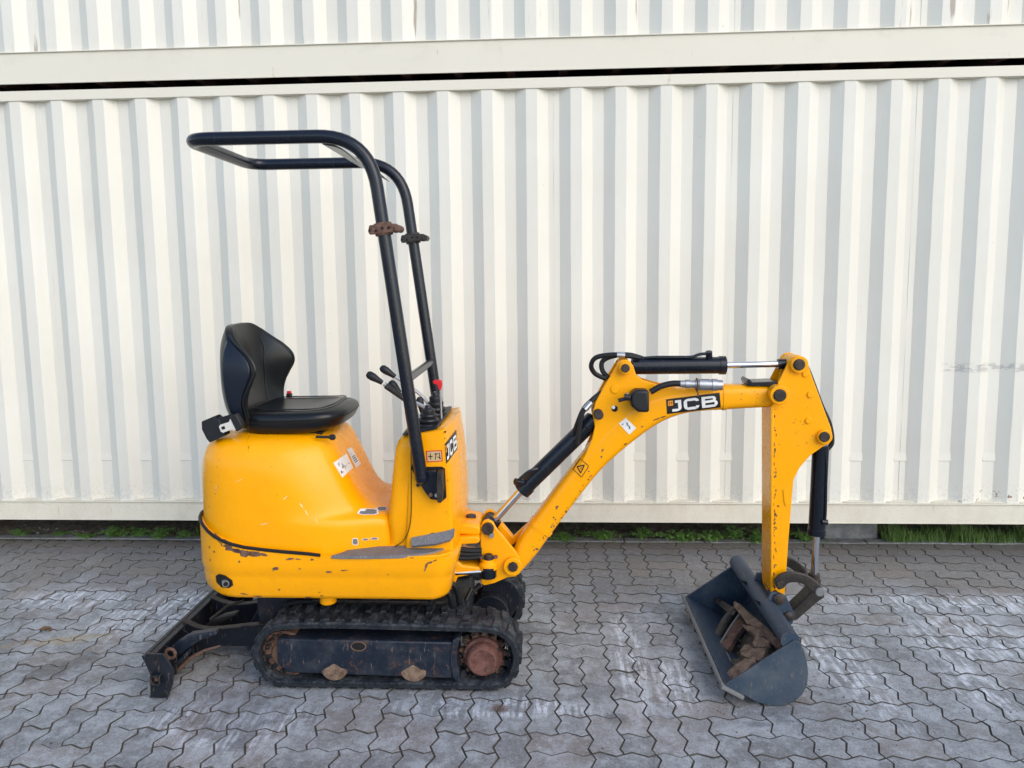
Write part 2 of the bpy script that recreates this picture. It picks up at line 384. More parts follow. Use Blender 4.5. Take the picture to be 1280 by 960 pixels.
for i in range(len(gx)-1):
    for j in range(len(gy)-1): bm.faces.new((vs[i][j], vs[i+1][j], vs[i+1][j+1], vs[i][j+1]))
mk('soil_strip', bm, SOIL, kind='structure')
bm = new(); box(bm, -400, 400, 8.99, 600, -.3, -.03); mk('ground', bm, SOIL, kind='structure')
# kerb edging: flat concrete strips end to end
kerb = bpy.data.objects.new('kerb', None); C.objects.link(kerb); kerb['kind'] = 'structure'
x = -6.0
km = None
while x < 6:
    bm = new(); box(bm, x+.003, x+.497, 4.612, 4.682, -.2, .004+random.uniform(-.003, .003))
    mk('kerb_stone', bm, CONC, kerb, bevel=.004); x += .5
# pavers ------------------------------------------------------------
CELL = .1125; TH = .00999; XC0, YR0 = -.0401, 2.4746
GA = Vector((math.cos(TH), math.sin(TH), 0)); GB = Vector((-math.sin(TH), math.cos(TH), 0))
AMP = .105
def edge_pts(a, d):
    """zigzag along one cell from corner a in direction d (unit cell vectors); offset to the left of d first"""
    n = (-d[1], d[0]); out = []
    for t, o in ((0, 0), (.26, AMP), (.74, -AMP)): out.append((a[0]+d[0]*t+n[0]*o, a[1]+d[1]*t+n[1]*o))
    return out
def paver_outline(w, h):
    pts = []
    for i in range(w): pts += edge_pts((i, 0), (1, 0))
    for j in range(h): pts += edge_pts((w, j), (0, 1))
    # the far and left edges are the same curves walked backwards
    for i in range(w, 0, -1):
        e = edge_pts((i-1, h), (1, 0)); pts += [(i, h), e[2], e[1]]
    for j in range(h, 0, -1):
        e = edge_pts((0, j-1), (0, 1)); pts += [(0, j), e[2], e[1]]
    return [Vector(((p[0]-w/2)*CELL, (p[1]-h/2)*CELL, 0)) for p in pts]
def inset(pts, d):
    out = []; n = len(pts)
    for i in range(n):
        a, b, c = pts[i-1], pts[i], pts[(i+1) % n]
        e1 = (b-a).normalized(); e2 = (c-b).normalized(); n1 = Vector((-e1.y, e1.x, 0)); n2 = Vector((-e2.y, e2.x, 0))
        m = (n1+n2); m = m/max(m.length_squared/2, .35)
        out.append(b+m*d)
    return out
def paver_mesh(w, h, seed):
    rr = random.Random(seed); bm = new(); o = paver_outline(w, h)
    o = [p+Vector((rr.uniform(-.0008, .0008), rr.uniform(-.0008, .0008), 0)) for p in o]
    a = inset(o, .0020); b = inset(o, .0035)
    R = loft(bm, [[p+Vector((0, 0, -.045)) for p in a], [p+Vector((0, 0, -.0030)) for p in a], b], cap0=False)
    bm.normal_update(); finish(bm, 25); me = bpy.data.meshes.new('paver')
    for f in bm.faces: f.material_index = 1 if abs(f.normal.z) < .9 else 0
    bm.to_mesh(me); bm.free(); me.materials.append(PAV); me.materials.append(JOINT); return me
PM = {(w, h): [paver_mesh(w, h, 10*w+h+100*s) for s in range(4)] for w, h in ((2, 1), (1, 2), (1, 1))}
rp = random.Random(21); occ = {}; plist = []
for j in range(-16, 19):
    for i in range(-48, 48):
        if (i, j) in occ: continue
        opts = []
        if (i+1, j) not in occ and i+1 < 48: opts.append(((2, 1), .44))
        if j+1 < 19 and (i, j+1) not in occ: opts.append(((1, 2), .40))
        opts.append(((1, 1), .19))
        u = rp.random()*sum(o[1] for o in opts); s = opts[-1][0]
        for o, wt in opts:
            if u < wt: s = o; break
            u -= wt
        for a in range(s[0]):
            for b in range(s[1]): occ[(i+a, j+b)] = 1
        c = GA*(XC0+(i+s[0]/2)*CELL)+GB*(YR0+(j+s[1]/2)*CELL)
        d = c-CP; z = d.dot(FW); vis = False
        if z > .3:
            sx = CX+FPX*d.dot(RT)/z; sy = CY-FPX*d.dot(UP)/z; vis = -20 < sx < 1300 and sy < 985
        plist.append((not vis, d.length, c, s))
plist.sort(key=lambda q: (q[0], q[1]))
rest = new(); tl = rest.faces.layers.float.new('tone')
for k, (nv, dist, c, s) in enumerate(plist):
    me = rp.choice(PM[s]); flip = rp.random() < .5
    M = Matrix.Translation(c+Vector((0, 0, -rp.uniform(.0002, .0022)))) @ Matrix.Rotation(TH+(math.pi if flip else 0)+rp.uniform(-.004, .004), 4, 'Z') @ Matrix.Rotation(rp.gauss(0, .010), 4, 'X') @ Matrix.Rotation(rp.gauss(0, .007), 4, 'Y')
    if k < 300:
        o = bpy.data.objects.new('paver', me); C.objects.link(o); o.matrix_world = M; o.parent = pavement
    else:
        n0 = len(rest.verts); f0 = len(rest.faces); rest.from_mesh(me); rest.verts.ensure_lookup_table(); rest.faces.ensure_lookup_table(); tv = rp.random()
        for f_ in rest.faces[f0:]: f_[tl] = tv
        bmesh.ops.transform(rest, matrix=M, verts=rest.verts[n0:])
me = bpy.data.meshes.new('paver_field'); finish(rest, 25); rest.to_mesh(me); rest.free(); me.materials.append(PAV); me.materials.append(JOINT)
o = bpy.data.objects.new('paver_field', me); C.objects.link(o); o.parent = pavement; o['kind'] = 'stuff'
# ------------------------------------------------------------------ containers
KS = 1.035; DW = 4.259*KS; PITCH = .2449*KS; XR = -3.0287*KS; DEP = .036*KS
def panel_profile(k0, k1):
    """top view of the corrugation from the middle of one recess to the middle of another; rib k starts its outer flat at XR+PITCH*k"""
    q = PITCH/4; pts = [(XR+PITCH*k0-q*1.5, DEP)]
    for k in range(k0, k1):
        x = XR+PITCH*k
        pts += [(x-q, DEP), (x, 0), (x+q, 0), (x+2*q, DEP)]
    pts.append((XR+PITCH*k1-q*1.5, DEP)); return pts
def make_container(z0, label, full):
    root = thing('shipping_container', (0, DW+1.2, z0), label, 'container')
    zb, zr, zt, zz = z0, z0+.1203*KS, z0+2.449*KS, z0+2.5045*KS   # rail bottom, panel bottom, panel top, roof rail top
    if z0 > 1: zr = z0+.1727*KS
    xl, xr_ = -6.12, 6.26
    fr = (zb, zr, DW-.006, DW+.09)
    bm = new(); box(bm, xl, xr_, fr[2], fr[2]+.006, zb+.004, zr-.004); box(bm, xl, xr_, fr[2]-.001, fr[2]+.008, zb, zb+.006); box(bm, xl, xr_, fr[2]-.010, fr[2]+.05, zr-.006, zr)
    mk('bottom_rail', bm, RAIL, root, bevel=.0015)
    bm = new(); box(bm, xl, xr_, fr[2], fr[2]+.06, zt, zz); mk('top_rail', bm, RAIL, root, bevel=.003)
    for k in range(-11, 37, 4):   # twelve sheets
        pr = panel_profile(k, k+4); bm = new(); a = []; rr = random.Random(k)
        zs = [zr-.001]+[zr+(zt-zr)*q_/14 for q_ in range(1, 14)]+[zt+.001]
        for zi, z in enumerate(zs):
            a.append([bm.verts.new((x+rr.gauss(0, .0006), DW+y+(rr.gauss(0, .0009) if 0 < zi < 14 else 0), z)) for x, y in pr])
        for i in range(len(zs)-1):
            for j in range(len(pr)-1): bm.faces.new((a[i][j], a[i][j+1], a[i+1][j+1], a[i+1][j]))
        pn = mk('corrugated_panel', bm, WALL, root, ang=15)
        # weld bead between panels
        bm = new(); x = pr[0][0]; tube(bm, [(x, DW+DEP-.0005, zr), (x, DW+DEP-.0005, zt)], .0012, 6); mk('weld_seam', bm, WALL, pn)
        if z0 < 1:
            for r_ in range(k, k+4):   # pressed ledge low in each recess
                xc = XR+PITCH*r_-PITCH*.375; w2 = PITCH*.14; zc = CAM_H-(CAM_H-.604)*KS
                bm = new(); v = [bm.verts.new(p) for p in ((xc-w2, DW+DEP-.0003, zc+.05), (xc+w2, DW+DEP-.0003, zc+.05), (xc+w2, DW+DEP-.0045, zc), (xc-w2, DW+DEP-.0045, zc), (xc-w2, DW+DEP+.001, zc-.004), (xc+w2, DW+DEP+.001, zc-.004))]
                bm.faces.new((v[0], v[1], v[2], v[3])); bm.faces.new((v[3], v[2], v[5], v[4])); bm.faces.new((v[0], v[3], v[4])); bm.faces.new((v[1], v[5], v[2]))
                mk('pressed_ledge', bm, WALL, pn, ang=10)
            # scalloped weld line where the recesses meet the rail
        bm = new()
        for r_ in range(k, k+4):
            xc = XR+PITCH*r_-PITCH*.375
            box(bm, xc-PITCH*.30, xc+PITCH*.30, DW+.004, DW+DEP-.001, zr+.0005, zr+.006)
        mk('rail_flange', bm, RAIL, pn, bevel=.002, kind='stuff')
    bm = new(); box(bm, xl, xr_, DW+2.40, DW+2.44, zb, zz); box(bm, xl, xl+.05, DW+.02, DW+2.41, zb, zz); box(bm, xr_-.05, xr_, DW+.02, DW+2.41, zb, zz)
    box(bm, xl, XR+PITCH*-11-PITCH*.37, DW, DW+.1, zb, zz); box(bm, XR+PITCH*37-PITCH*.38, xr_, DW, DW+.1, zb, zz)
    mk('end_walls', bm, WALL, root)
    bm = new(); box(bm, xl+.01, xr_-.01, DW+.06, DW+2.40, zz-.035, zz-.015); mk('roof', bm, RUST if z0 < 1 else WALL, root)
    bm = new()
    x = -6.0
    while x < 6: box(bm, x, x+.045, DW+.06, DW+2.40, zb+.012, zb+.13); x += .305
    mk('floor_beams', bm, RUST, root, kind='stuff')
    bm = new(); box(bm, xl+.01, xr_-.01, DW+.05, DW+2.40, zb+.135, zb+.155); mk('floor_deck', bm, RUST, root)
    for xx in (xl-.01, xr_-.16):
        bm = new(); box(bm, xx, xx+.17, DW-.012, DW+.15, zb-.012, zb+.106); box(bm, xx, xx+.17, DW-.012, DW+.15, zz-.106, zz+.006); mk('corner_casting', bm, RAIL, root, bevel=.006)
    return root
make_container(CAM_H-(CAM_H-.2461)*KS, 'lower cream corrugated steel container raised off the ground right behind the digger', 1)
make_container(CAM_H+(2.7880-CAM_H)*KS, 'upper cream corrugated steel container stacked on top, only its foot in view', 0)
# spacer shoes in the dark gap
# concrete support block
bm = new(); pts = [P(1033, 671, 4.72), P(1097, 671, 4.72)]
v = box(bm, 1.765, 2.105, 4.70, 5.0, -.03, .190)
for q in v[4:]: q.co.x += (-.012 if q.co.x > 1.9 else .01); q.co.y += .006
mk('concrete_block', bm, CONC, None, (1.93, 4.85, 0), bevel=.012, label='grey concrete block wedged under the lower container, right of the bucket ram', cat='block')
# ------------------------------------------------------------------ weeds and grass
def leaf(bm, base, direction, L, W, droop=.3):
    d = Vector(direction).normalized(); side = d.cross(Vector((0, 0, 1)))
    if side.length < .1: side = Vector((1, 0, 0))
    side.normalize(); b = Vector(base); pts = []
    for t, wd in ((0, .15), (.35, 1), (.7, .8), (1, .05)):
        c = b+d*L*t+Vector((0, 0, -droop*L*t*t)); pts.append((bm.verts.new(c-side*W*wd*.5), bm.verts.new(c+side*W*wd*.5+Vector((0, 0, .002)))))
    for i in range(3): bm.faces.new((pts[i][0], pts[i][1], pts[i+1][1], pts[i+1][0]))
def weed(x, y, R, H, n, seed, label):
    rr = random.Random(seed); root = thing('weed_plant', (x, y, 0), label, 'weed', 'leafy weeds growing along the foot of the container')
    st = new(); lf = new()
    for _ in range(n):
        a = rr.uniform(0, 2*math.pi); e = rr.uniform(.15, 1.2); L = H*rr.uniform(.4, 1.0)/max(.45, math.sin(e)+.15)*.8
        tip = Vector((x+math.cos(a)*math.cos(e)*L*R/H, y+math.sin(a)*math.cos(e)*L*.5, .0+math.sin(e)*L)); base = Vector((x+rr.uniform(-.3, .3)*R, y+rr.uniform(-.02, .02), -.005))
        mid = (base+tip)/2+Vector((0, 0, .1*L)); tube(st, spline([base, mid, tip], 3), .0012, 4, False)
        for t in np.linspace(.25, 1, rr.randint(4, 7)):
            p = base.lerp(tip, t)+Vector((0, 0, .1*L*math.sin(t*3.1)))
            for s in (0, 1):
                aa = rr.uniform(0, 6.28); leaf(lf, p, (math.cos(aa), math.sin(aa), rr.uniform(-.1, .7)), rr.uniform(.014, .034), rr.uniform(.008, .018))
    mk('stem', st, STEMM, root); mk('foliage', lf, LEAFA, root, ang=180)
wl = [(118, .05, .035, 8, 'low flat weed left of the digger, nearest the left picture edge'), (150, .07, .09, 26, 'bushy green weed under the container left of the digger'), (178, .06, .07, 18, 'smaller green weed just right of the bushy one left of the digger'),
      (208, .05, .10, 16, 'tall weed with a dry stalk close to the digger\'s rear'), (236, .05, .06, 10, 'weed half hidden behind the digger\'s yellow rear'), (80, .05, .03, 5, 'tiny weed sprig on bare soil by the kerb at far left'),
      (705, .06, .06, 16, 'weed seen just under the digger boom'), (755, .10, .075, 26, 'weed clump with narrow leaves right of the boom foot'), (802, .05, .095, 16, 'upright weed between the two wide green clumps under the container'),
      (850, .11, .085, 34, 'wide bright green weed clump left of the bucket'), (885, .10, .08, 34, 'dense weed clump directly behind the bucket\'s left edge'), (912, .04, .13, 12, 'tallest thin weed reaching up against the container rail'),
      (940, .08, .10, 24, 'weed clump touching the left side of the yellow dipper'), (1000, .07, .07, 18, 'weed tuft between the dipper and the bucket ram'), (25, .06, .06, 7, 'sparse grassy weed at the left picture edge')]
for i, (xx, R, H, n, lab) in enumerate(wl):
    p = P(xx, 668, Z=0); weed(p.x, 4.635+.02*(i % 3), R*1.25, H*1.15, int(n*1.4), 50+i, lab)
rr = random.Random(5); bm = new()
def blade_(x, y, h, lean):
    a = rr.uniform(0, 6.28); d = Vector((math.cos(a), math.sin(a), 0)); s = Vector((-d.y, d.x, 0))*.0017; b = Vector((x, y, -.012))
    p = [b+d*lean*t*t*h+Vector((0, 0, h*t)) for t in (0, .5, 1)]
    v = [bm.verts.new(p[0]-s), bm.verts.new(p[0]+s), bm.verts.new(p[1]+s*.8), bm.verts.new(p[1]-s*.8), bm.verts.new(p[2])]
    bm.faces.new(v[:4]); bm.faces.new((v[3], v[2], v[4]))
x = 2.14
for _ in range(5200):
    xx = rr.uniform(2.12, 3.6); yy = 4.615+abs(rr.gauss(0, .09)); dens = .55+.45*math.sin(xx*9)*math.sin(xx*23+1)
    if rr.random() < .35+dens*.65: blade_(xx, yy, rr.uniform(.03, .115)*(.6+.6*dens), rr.uniform(.1, .9))
for _ in range(1500):
    xx = rr.uniform(-3.5, 2.2); yy = 4.69+abs(rr.gauss(0, .12))
    if math.sin(xx*5+1)+.5*math.sin(xx*17) > .1: blade_(xx, yy, rr.uniform(.015, .06), rr.uniform(.2, 1))
for cx_, n in ((-3.4, 60), (-2.95, 50), (-2.5, 50), (1.25, 90), (.85, 80), (-1.7, 45), (.42, 60), (.55, 60), (1.05, 40), (1.63, 60), (1.72, 60), (2.05, 40), (2.28, 70), (2.7, 60), (2.82, 40), (-3.25, 40), (-2.78, 30), (-2.2, 30)):
    for _ in range(n): blade_(cx_+rr.gauss(0, .05), 4.612+rr.uniform(-.03, .09), rr.uniform(.01, .035), rr.uniform(.4, 1.4))
mk('grass', bm, LEAFB, kind='stuff', ang=180)
# pebbles on the soil
bm = new()
for _ in range(420):
    c = Vector((rr.uniform(-3.6, 3.4), 4.69+abs(rr.gauss(0, .15)), .002)); q = rr.uniform(.003, .010)
    M = Matrix.Translation(c) @ Matrix.Rotation(rr.random()*6, 4, 'Z') @ Matrix.Diagonal((q*rr.uniform(.8, 1.5), q, q*.7, 1))
    bmesh.ops.create_icosphere(bm, subdivisions=1, radius=1, matrix=M)
mk('gravel', bm, CONC, kind='stuff', ang=180)
bm = new()
for _ in range(420):
    xx, yy = rr.uniform(-2.4, 2.2), rr.uniform(2.45, 4.6)
    if rr.random() < .35: xx, yy = rr.uniform(-1.5, -.1), 2.86+rr.gauss(0, .10)
    if rr.random() < .2: xx, yy = .85+rr.gauss(0, .22), 2.8+rr.gauss(0, .12)
    q = rr.uniform(.0012, .0038); bmesh.ops.create_icosphere(bm, subdivisions=1, radius=1, matrix=Matrix.Translation((xx, yy, q*.4)) @ Matrix.Diagonal((q*rr.uniform(.8, 1.6), q, q*.7, 1)))
mk('grit', bm, SOIL, kind='stuff', ang=180)
# moss and grit in the joints near the kerb, dry leaf
def crumpled_leaf(p, s, seed, label):
    r2 = random.Random(seed); bm = new(); n = 7; g = [[None]*n for _ in range(n)]
    for i in range(n):
        for j in range(n):
            u, v = i/(n-1)*2-1, j/(n-1)*2-1; w_ = (1-u*u)**.5*.6+.05
            g[i][j] = bm.verts.new(p+Vector((u*s, v*s*w_, .004+.5*s*abs(v)*.8+r2.uniform(0, .25)*s)))
    for i in range(n-1):
        for j in range(n-1): bm.faces.new((g[i][j], g[i+1][j], g[i+1][j+1], g[i][j+1]))
    mk('dry_leaf', bm, DRYM, None, p, label=label, cat='leaf', ang=180)
crumpled_leaf(P(57, 790, Z=0), .030, 3, 'crumpled brown dry leaf on the pavers at the far left')
# ------------------------------------------------------------------ the mini excavator
YC = 3.20
EX = thing('mini_excavator', (-.65, YC, 0), 'yellow micro digger with black roll bar and seat, parked side-on on the pavers', 'digger')
# ---------- undercarriage
def track_loop():
    """belt outline (outer), as traced at the near track's outer face, Y = 2.85"""
    Y = 2.85
    tr = [(311.5, 822), (313, 810), (320, 795), (332, 783), (350, 777), (400, 775.5), (460, 777), (520, 778.5), (580, 780), (612, 781.5), (632, 787), (646, 800), (652.5, 817), (652, 832), (646, 849), (635, 862), (618, 869.5),
          (580, 868.8), (500, 867), (420, 865), (360, 864), (344, 862.5), (330, 853), (318, 839)]
    p = [P(x, y, Y) for x, y in tr]
    zmin = min(q.z for q in p)
    for q in p: q.y = 0
    for q in p[16:22]: q.z = .0025
    return smooth_loop(p, 2)
LOOP = track_loop()
def resample(loop, n):
    L = [0]; m = len(loop)
    for i in range(m): L.append(L[-1]+(loop[(i+1) % m]-loop[i]).length)
    out = []
    for k in range(n):
        s = L[-1]*k/n; i = max(j for j in range(m) if L[j] <= s+1e-9); t = (s-L[i])/(L[i+1]-L[i]); out.append(loop[i].lerp(loop[(i+1) % m], t))
    return out, L[-1]
BELT, BLEN = resample(LOOP, 160)
def belt_normal(i, B):
    a, b = B[i-1], B[(i+1) % len(B)]; t = (b-a).normalized(); n = Vector((t.z, 0, -t.x)); return t, n   # loop runs clockwise seen from the near side
cen = sum(BELT, Vector())/len(BELT)
def outn(i, B):
    t, n = belt_normal(i, B)
    if n.dot(B[i]-cen) < 0: n = -n
    return t, n
LUGH = .010
LUGP = 40; NLUG, _ = resample(LOOP, LUGP)
lug_me = None
def lug_mesh():
    bm = new()   # local: x along belt, y across, z out; a chevron block with a raised heel
    for pts, h in (([(-.019, -.036), (.019, -.036), (.022, -.012), (.012, .036), (-.012, .036), (-.016, -.012)], LUGH),):
        a = [bm.verts.new((x*1.1, y, -.002)) for x, y in pts]; b = [bm.verts.new((x*.8, y*.93, h)) for x, y in pts]
        bm.faces.new(a[::-1]); bm.faces.new(b)
        for i in range(6): bm.faces.new((a[i], a[(i+1) % 6], b[(i+1) % 6], b[i]))
    finish(bm, 30); me = bpy.data.meshes.new('lug'); bm.to_mesh(me); bm.free(); me.materials.append(RUB); return me
LUGM = lug_mesh()
def make_track(y0, y1, near):
    tr = thing_part('rubber_track', EX)
    TK = .026; rings = []
    for i in range(len(BELT)):
        t, n = outn(i, BELT); o = BELT[i]-n*LUGH; q = o-n*TK
        rings.append([Vector((o.x, y0+.006, o.z)), Vector((o.x, y1-.006, o.z)), Vector((o.x-n.x*.005, y1, o.z-n.z*.005)), Vector((q.x+n.x*.004, y1, q.z+n.z*.004)), Vector((q.x, y1-.008, q.z)), Vector((q.x, y0+.008, q.z)), Vector((q.x+n.x*.004, y0, q.z+n.z*.004)), Vector((o.x-n.x*.005, y0, o.z-n.z*.005))])
    bm = new(); R = [[bm.verts.new(p) for p in r] for r in rings]; m = len(R)
    for i in range(m):
        for k in range(8): bm.faces.new((R[i][k], R[(i+1) % m][k], R[(i+1) % m][(k+1) % 8], R[i][(k+1) % 8]))
    belt = mk('belt', bm, RUB, tr)
    B2, _ = resample(LOOP, LUGP*2)
    for i in range(LUGP*2):
        t, n = outn(i, B2); row = i % 2; yy = (y0+.047) if row == 0 else (y1-.047)
        s = 1 if row == 0 else -1
        M = Matrix(((t.x, 0, n.x, B2[i].x-n.x*LUGH), (0, s, 0, yy), (t.z, 0, n.z, B2[i].z-n.z*LUGH), (0, 0, 0, 1)))
        if s < 0: M = Matrix(((-t.x, 0, n.x, B2[i].x-n.x*LUGH), (0, -1, 0, yy), (-t.z, 0, n.z, B2[i].z-n.z*LUGH), (0, 0, 0, 1)))
        o = bpy.data.objects.new('lug', LUGM); C.objects.link(o); o.matrix_world = Matrix.Translation(-EX.location) @ M; o.parent = tr
    bm = new()   # guide teeth inside the belt
    for i in range(LUGP):
        t, n = outn(i, NLUG); q = NLUG[i]-n*(LUGH+TK+.012)
        for yy in (y0+.06, y1-.075):
            a = [Vector((q.x, yy, q.z))+t*u+n*w_ for u, w_ in ((-.014, .014), (.014, .014), (.008, -.012), (-.008, -.012))]
            prism(bm, a, yy, yy+.014)
    mk('guide_teeth', bm, RUB, tr, kind='stuff')
    # frame: boxed beam with sloping top
    f = [(346, 803), (349, 798.5), (566, 803), (566, 848.5), (360, 841), (347, 829)]
    bm = new(); ya, yb = (y0+.014, y1-.014)
    o = [P(x, y, 2.865) for x, y in f]
    prism(bm, o, ya, yb)
    fr = mk('track_frame', bm, NAVY, tr, bevel=.006)
    if near:
        bm = new(); c = P(448, 808, ya-.002); tube_ = [Vector((c.x+math.cos(a)*.028*(1 if abs(math.cos(a)) > .3 else 1), 0, c.z+math.sin(a)*.017)) for a in np.linspace(0, 2*math.pi, 17)[:-1]]
        prism(bm, tube_, ya-.0015, ya+.001); mk('grease_opening', bm, DARK, fr)
        bm = new(); ringp = [Vector((c.x+math.cos(a)*.030, ya-.002, c.z+math.sin(a)*.019)) for a in np.linspace(0, 2*math.pi, 25)]; tube(bm, ringp, .0025, 6, False); mk('opening_rim', bm, RUST, fr)
        for cx_, cy_ in ((368, 806), (528, 812), (515, 840), (380, 836)):
            pass
    # curved guard at the sprocket end
    bm = new(); g = [(566, 800), (572, 796), (576, 797), (572, 808), (571, 825), (574, 838), (575, 850), (571, 851), (566, 845), (563, 828), (564, 812)]
    prism(bm, [P(x, y, 2.865) for x, y in g], ya-.008, yb-.01); mk('sprocket_guard', bm, NAVY, tr, bevel=.003)
    for cx_, cy_ in ((418, 837), (517, 840)):
        c = P(cx_, cy_, 2.865); c.z = .0935; bm = new()
        lathe(bm, (c.x, y0+.020, c.z), (0, 1, 0), [(0, .020), (.002, .048), (.008, .056), (.02, .058), (.03, .050), (y1-y0-.07, .050), (y1-y0-.05, .058), (y1-y0-.044, .03)], 32)
        mk('track_roller', bm, RUSTPALE, tr)
        if near:
            bm = new(); arc = [Vector((c.x+math.cos(math.radians(a))*.0555, 0, c.z+math.sin(math.radians(a))*.0555)) for a in range(196, 346, 10)]
            arc += [Vector((c.x+a, 0, c.z+b)) for a, b in ((.050, -.006), (.030, -.004), (.014, .008), (-.004, .016), (-.018, .006), (-.036, -.004))]
            prism(bm, arc, y0+.007, y0+.020); mk('roller_cap', bm, RUSTPALE, tr, bevel=.004)
    c = P(352, 823, 2.87); bm = new()
    lathe(bm, (c.x, y0+.05, c.z), (0, 1, 0), [(0, .03), (.001, .05), (.012, .06), (.012, .085), (.0, .092), (.004, .101), (y1-y0-.1, .101), (y1-y0-.1, .03)], 36)
    mk('idler_wheel', bm, RUST, tr)
    c = P(603, 827, 2.87); spr = thing_part('drive_sprocket', tr)
    bm = new(); n = 13; pts = []
    for i in range(n*4):
        a = 2*math.pi*i/(n*4); r_ = .101 if i % 4 in (0, 1) else .080; pts.append(Vector((c.x+math.cos(a)*r_, 0, c.z+math.sin(a)*r_)))
    prism(bm, pts, y0+.075, y0+.10); mk('sprocket_teeth', bm, RUST, tr, bevel=.002)
    if near:
        bm = new(); lathe(bm, (c.x, y0+.07, c.z), (0, -1, 0), [(0, .082), (.012, .080), (.016, .068), (.04, .066), (.048, .062), (.048, .060), (.054, .058), (.056, .052), (.053, .045), (.053, .02)], 40)
        mk('wheel_hub', bm, RUSTRED, tr)
        bm = new()
        for i in range(9):
            a = 2*math.pi*i/9; cyl(bm, (c.x+math.cos(a)*.074, y0+.062, c.z+math.sin(a)*.074), (c.x+math.cos(a)*.074, y0+.052, c.z+math.sin(a)*.074), .0065, 6)
        mk('hub_bolts', bm, RUST, tr, kind='stuff')
        bm = new(); cyl(bm, (c.x+.022, y0+.02, c.z-.028), (c.x+.022, y0+.008, c.z-.028), .010, 8); mk('drain_plug', bm, RUST, tr, bevel=.001)
        bm = new()   # caked dirt and bolts round the idler
        rr_ = random.Random(4); ci = P(352, 823, 2.87)
        for i in range(60):
            a = rr_.uniform(1.6, 4.9); r_ = rr_.uniform(.07, .105); q = rr_.uniform(.003, .008)
            bmesh.ops.create_icosphere(bm, subdivisions=1, radius=q, matrix=Matrix.Translation((ci.x+math.cos(a)*r_, y0+rr_.uniform(.03, .06), ci.z+math.sin(a)*r_)))
        for i in range(60):
            a = rr_.uniform(0, 6.28); r_ = rr_.uniform(.07, .115); q = rr_.uniform(.004, .010)
            bmesh.ops.create_icosphere(bm, subdivisions=1, radius=q, matrix=Matrix.Translation((c.x+math.cos(a)*r_, y0+rr_.uniform(.05, .08), c.z+math.sin(a)*r_)))
        mk('caked_dirt', bm, PIN, tr, kind='stuff')
    return tr
def thing_part(name, parent, loc=(0, 0, 0)):
    o = bpy.data.objects.new(name, None); C.objects.link(o); o.parent = parent; o.location = loc; o.empty_display_size = .05; return o
def make_spr(*a): pass
make_track(2.85, 3.03, True)
make_track(3.37, 3.55, False)
for o in [o for o in bpy.data.objects if o.name.startswith('drive_sprocket')]: bpy.data.objects.remove(o)
# travel motors and cross frame between the tracks
for ya, yb in ((3.03, 3.09), (3.30, 3.37)):
    c = P(603, 827, 2.87); bm = new(); lathe(bm, (c.x, ya, c.z), (0, 1, 0), [(0, .05), (0, .085), (.02, .088), (yb-ya-.01, .085), (yb-ya, .06)], 32); mk('travel_motor', bm, BLADE, EX)
c2 = P(634, 742, 3.37)
bm = new(); g = [P(x, y, 3.372) for x, y in ((600, 745), (606, 727), (625, 722), (642, 728), (650, 742), (650, 756), (640, 770), (625, 776), (605, 772))]
prism(bm, g, 3.366, 3.40); mk('inner_track_plate', bm, BLADE, EX, bevel=.004)
bm = new(); box(bm, -1.05, -.33, 3.02, 3.38, .15, .27); mk('cross_frame', bm, NAVY, EX, bevel=.01)
bm = new(); box(bm, -1.26, -1.04, 3.08, 3.32, .17, .30); mk('blade_pivot_box', bm, BLADE, EX, bevel=.01)
bm = new(); box(bm, -1.0, -.42, 3.04, 3.36, .272, .30); cyl(bm, (-.72, YC, .30), (-.72, YC, .372), .165, 40); mk('slew_ring', bm, DARKSTEEL, EX, bevel=.004)
bm = new(); box(bm, -1.30, -.45, 2.96, 3.44, .374, .384); mk('belly_plate', bm, DARK, EX)
bm = new(); c = P(411, 745, 2.96); cyl(bm, (c.x, 2.95, .40), (c.x, 2.95, .330), .034, 28); mk('drain_boss', bm, YEL, EX, bevel=.006)
# hoses looping under the deck
hs = [([(P(548, 748, 3.02)), P(556, 730, 3.02), P(570, 735, 3.04), P(575, 765, 3.06), P(565, 785, 3.08)], .013),
      ([(P(538, 755, 3.0)), P(552, 738, 3.0), P(562, 744, 3.0), P(566, 770, 3.03), P(556, 785, 3.05)], .012),
      ([P(530, 765, 3.03), P(548, 760, 3.03), P(562, 772, 3.05), P(560, 790, 3.07)], .011),
      ([P(590, 735, 3.15), P(582, 755, 3.12), P(590, 770, 3.1), P(604, 772, 3.1), P(612, 760, 3.2)], .010),
      ([P(600, 730, 3.2), P(588, 745, 3.16), P(584, 765, 3.14), P(600, 776, 3.14)], .010),
      ([P(355, 757, 3.06), P(380, 752, 3.05), P(420, 754, 3.05), P(460, 752, 3.06)], .011), ([P(365, 762, 3.08), P(395, 758, 3.07), P(440, 757, 3.07)], .010)]
for pts, r_ in hs:
    bm = new(); sp = spline(pts, 14); tube(bm, sp, [r_*(1+.12*(i % 2)) for i in range(len(sp))], 10); mk('hydraulic_hose', bm, HOSE, EX)
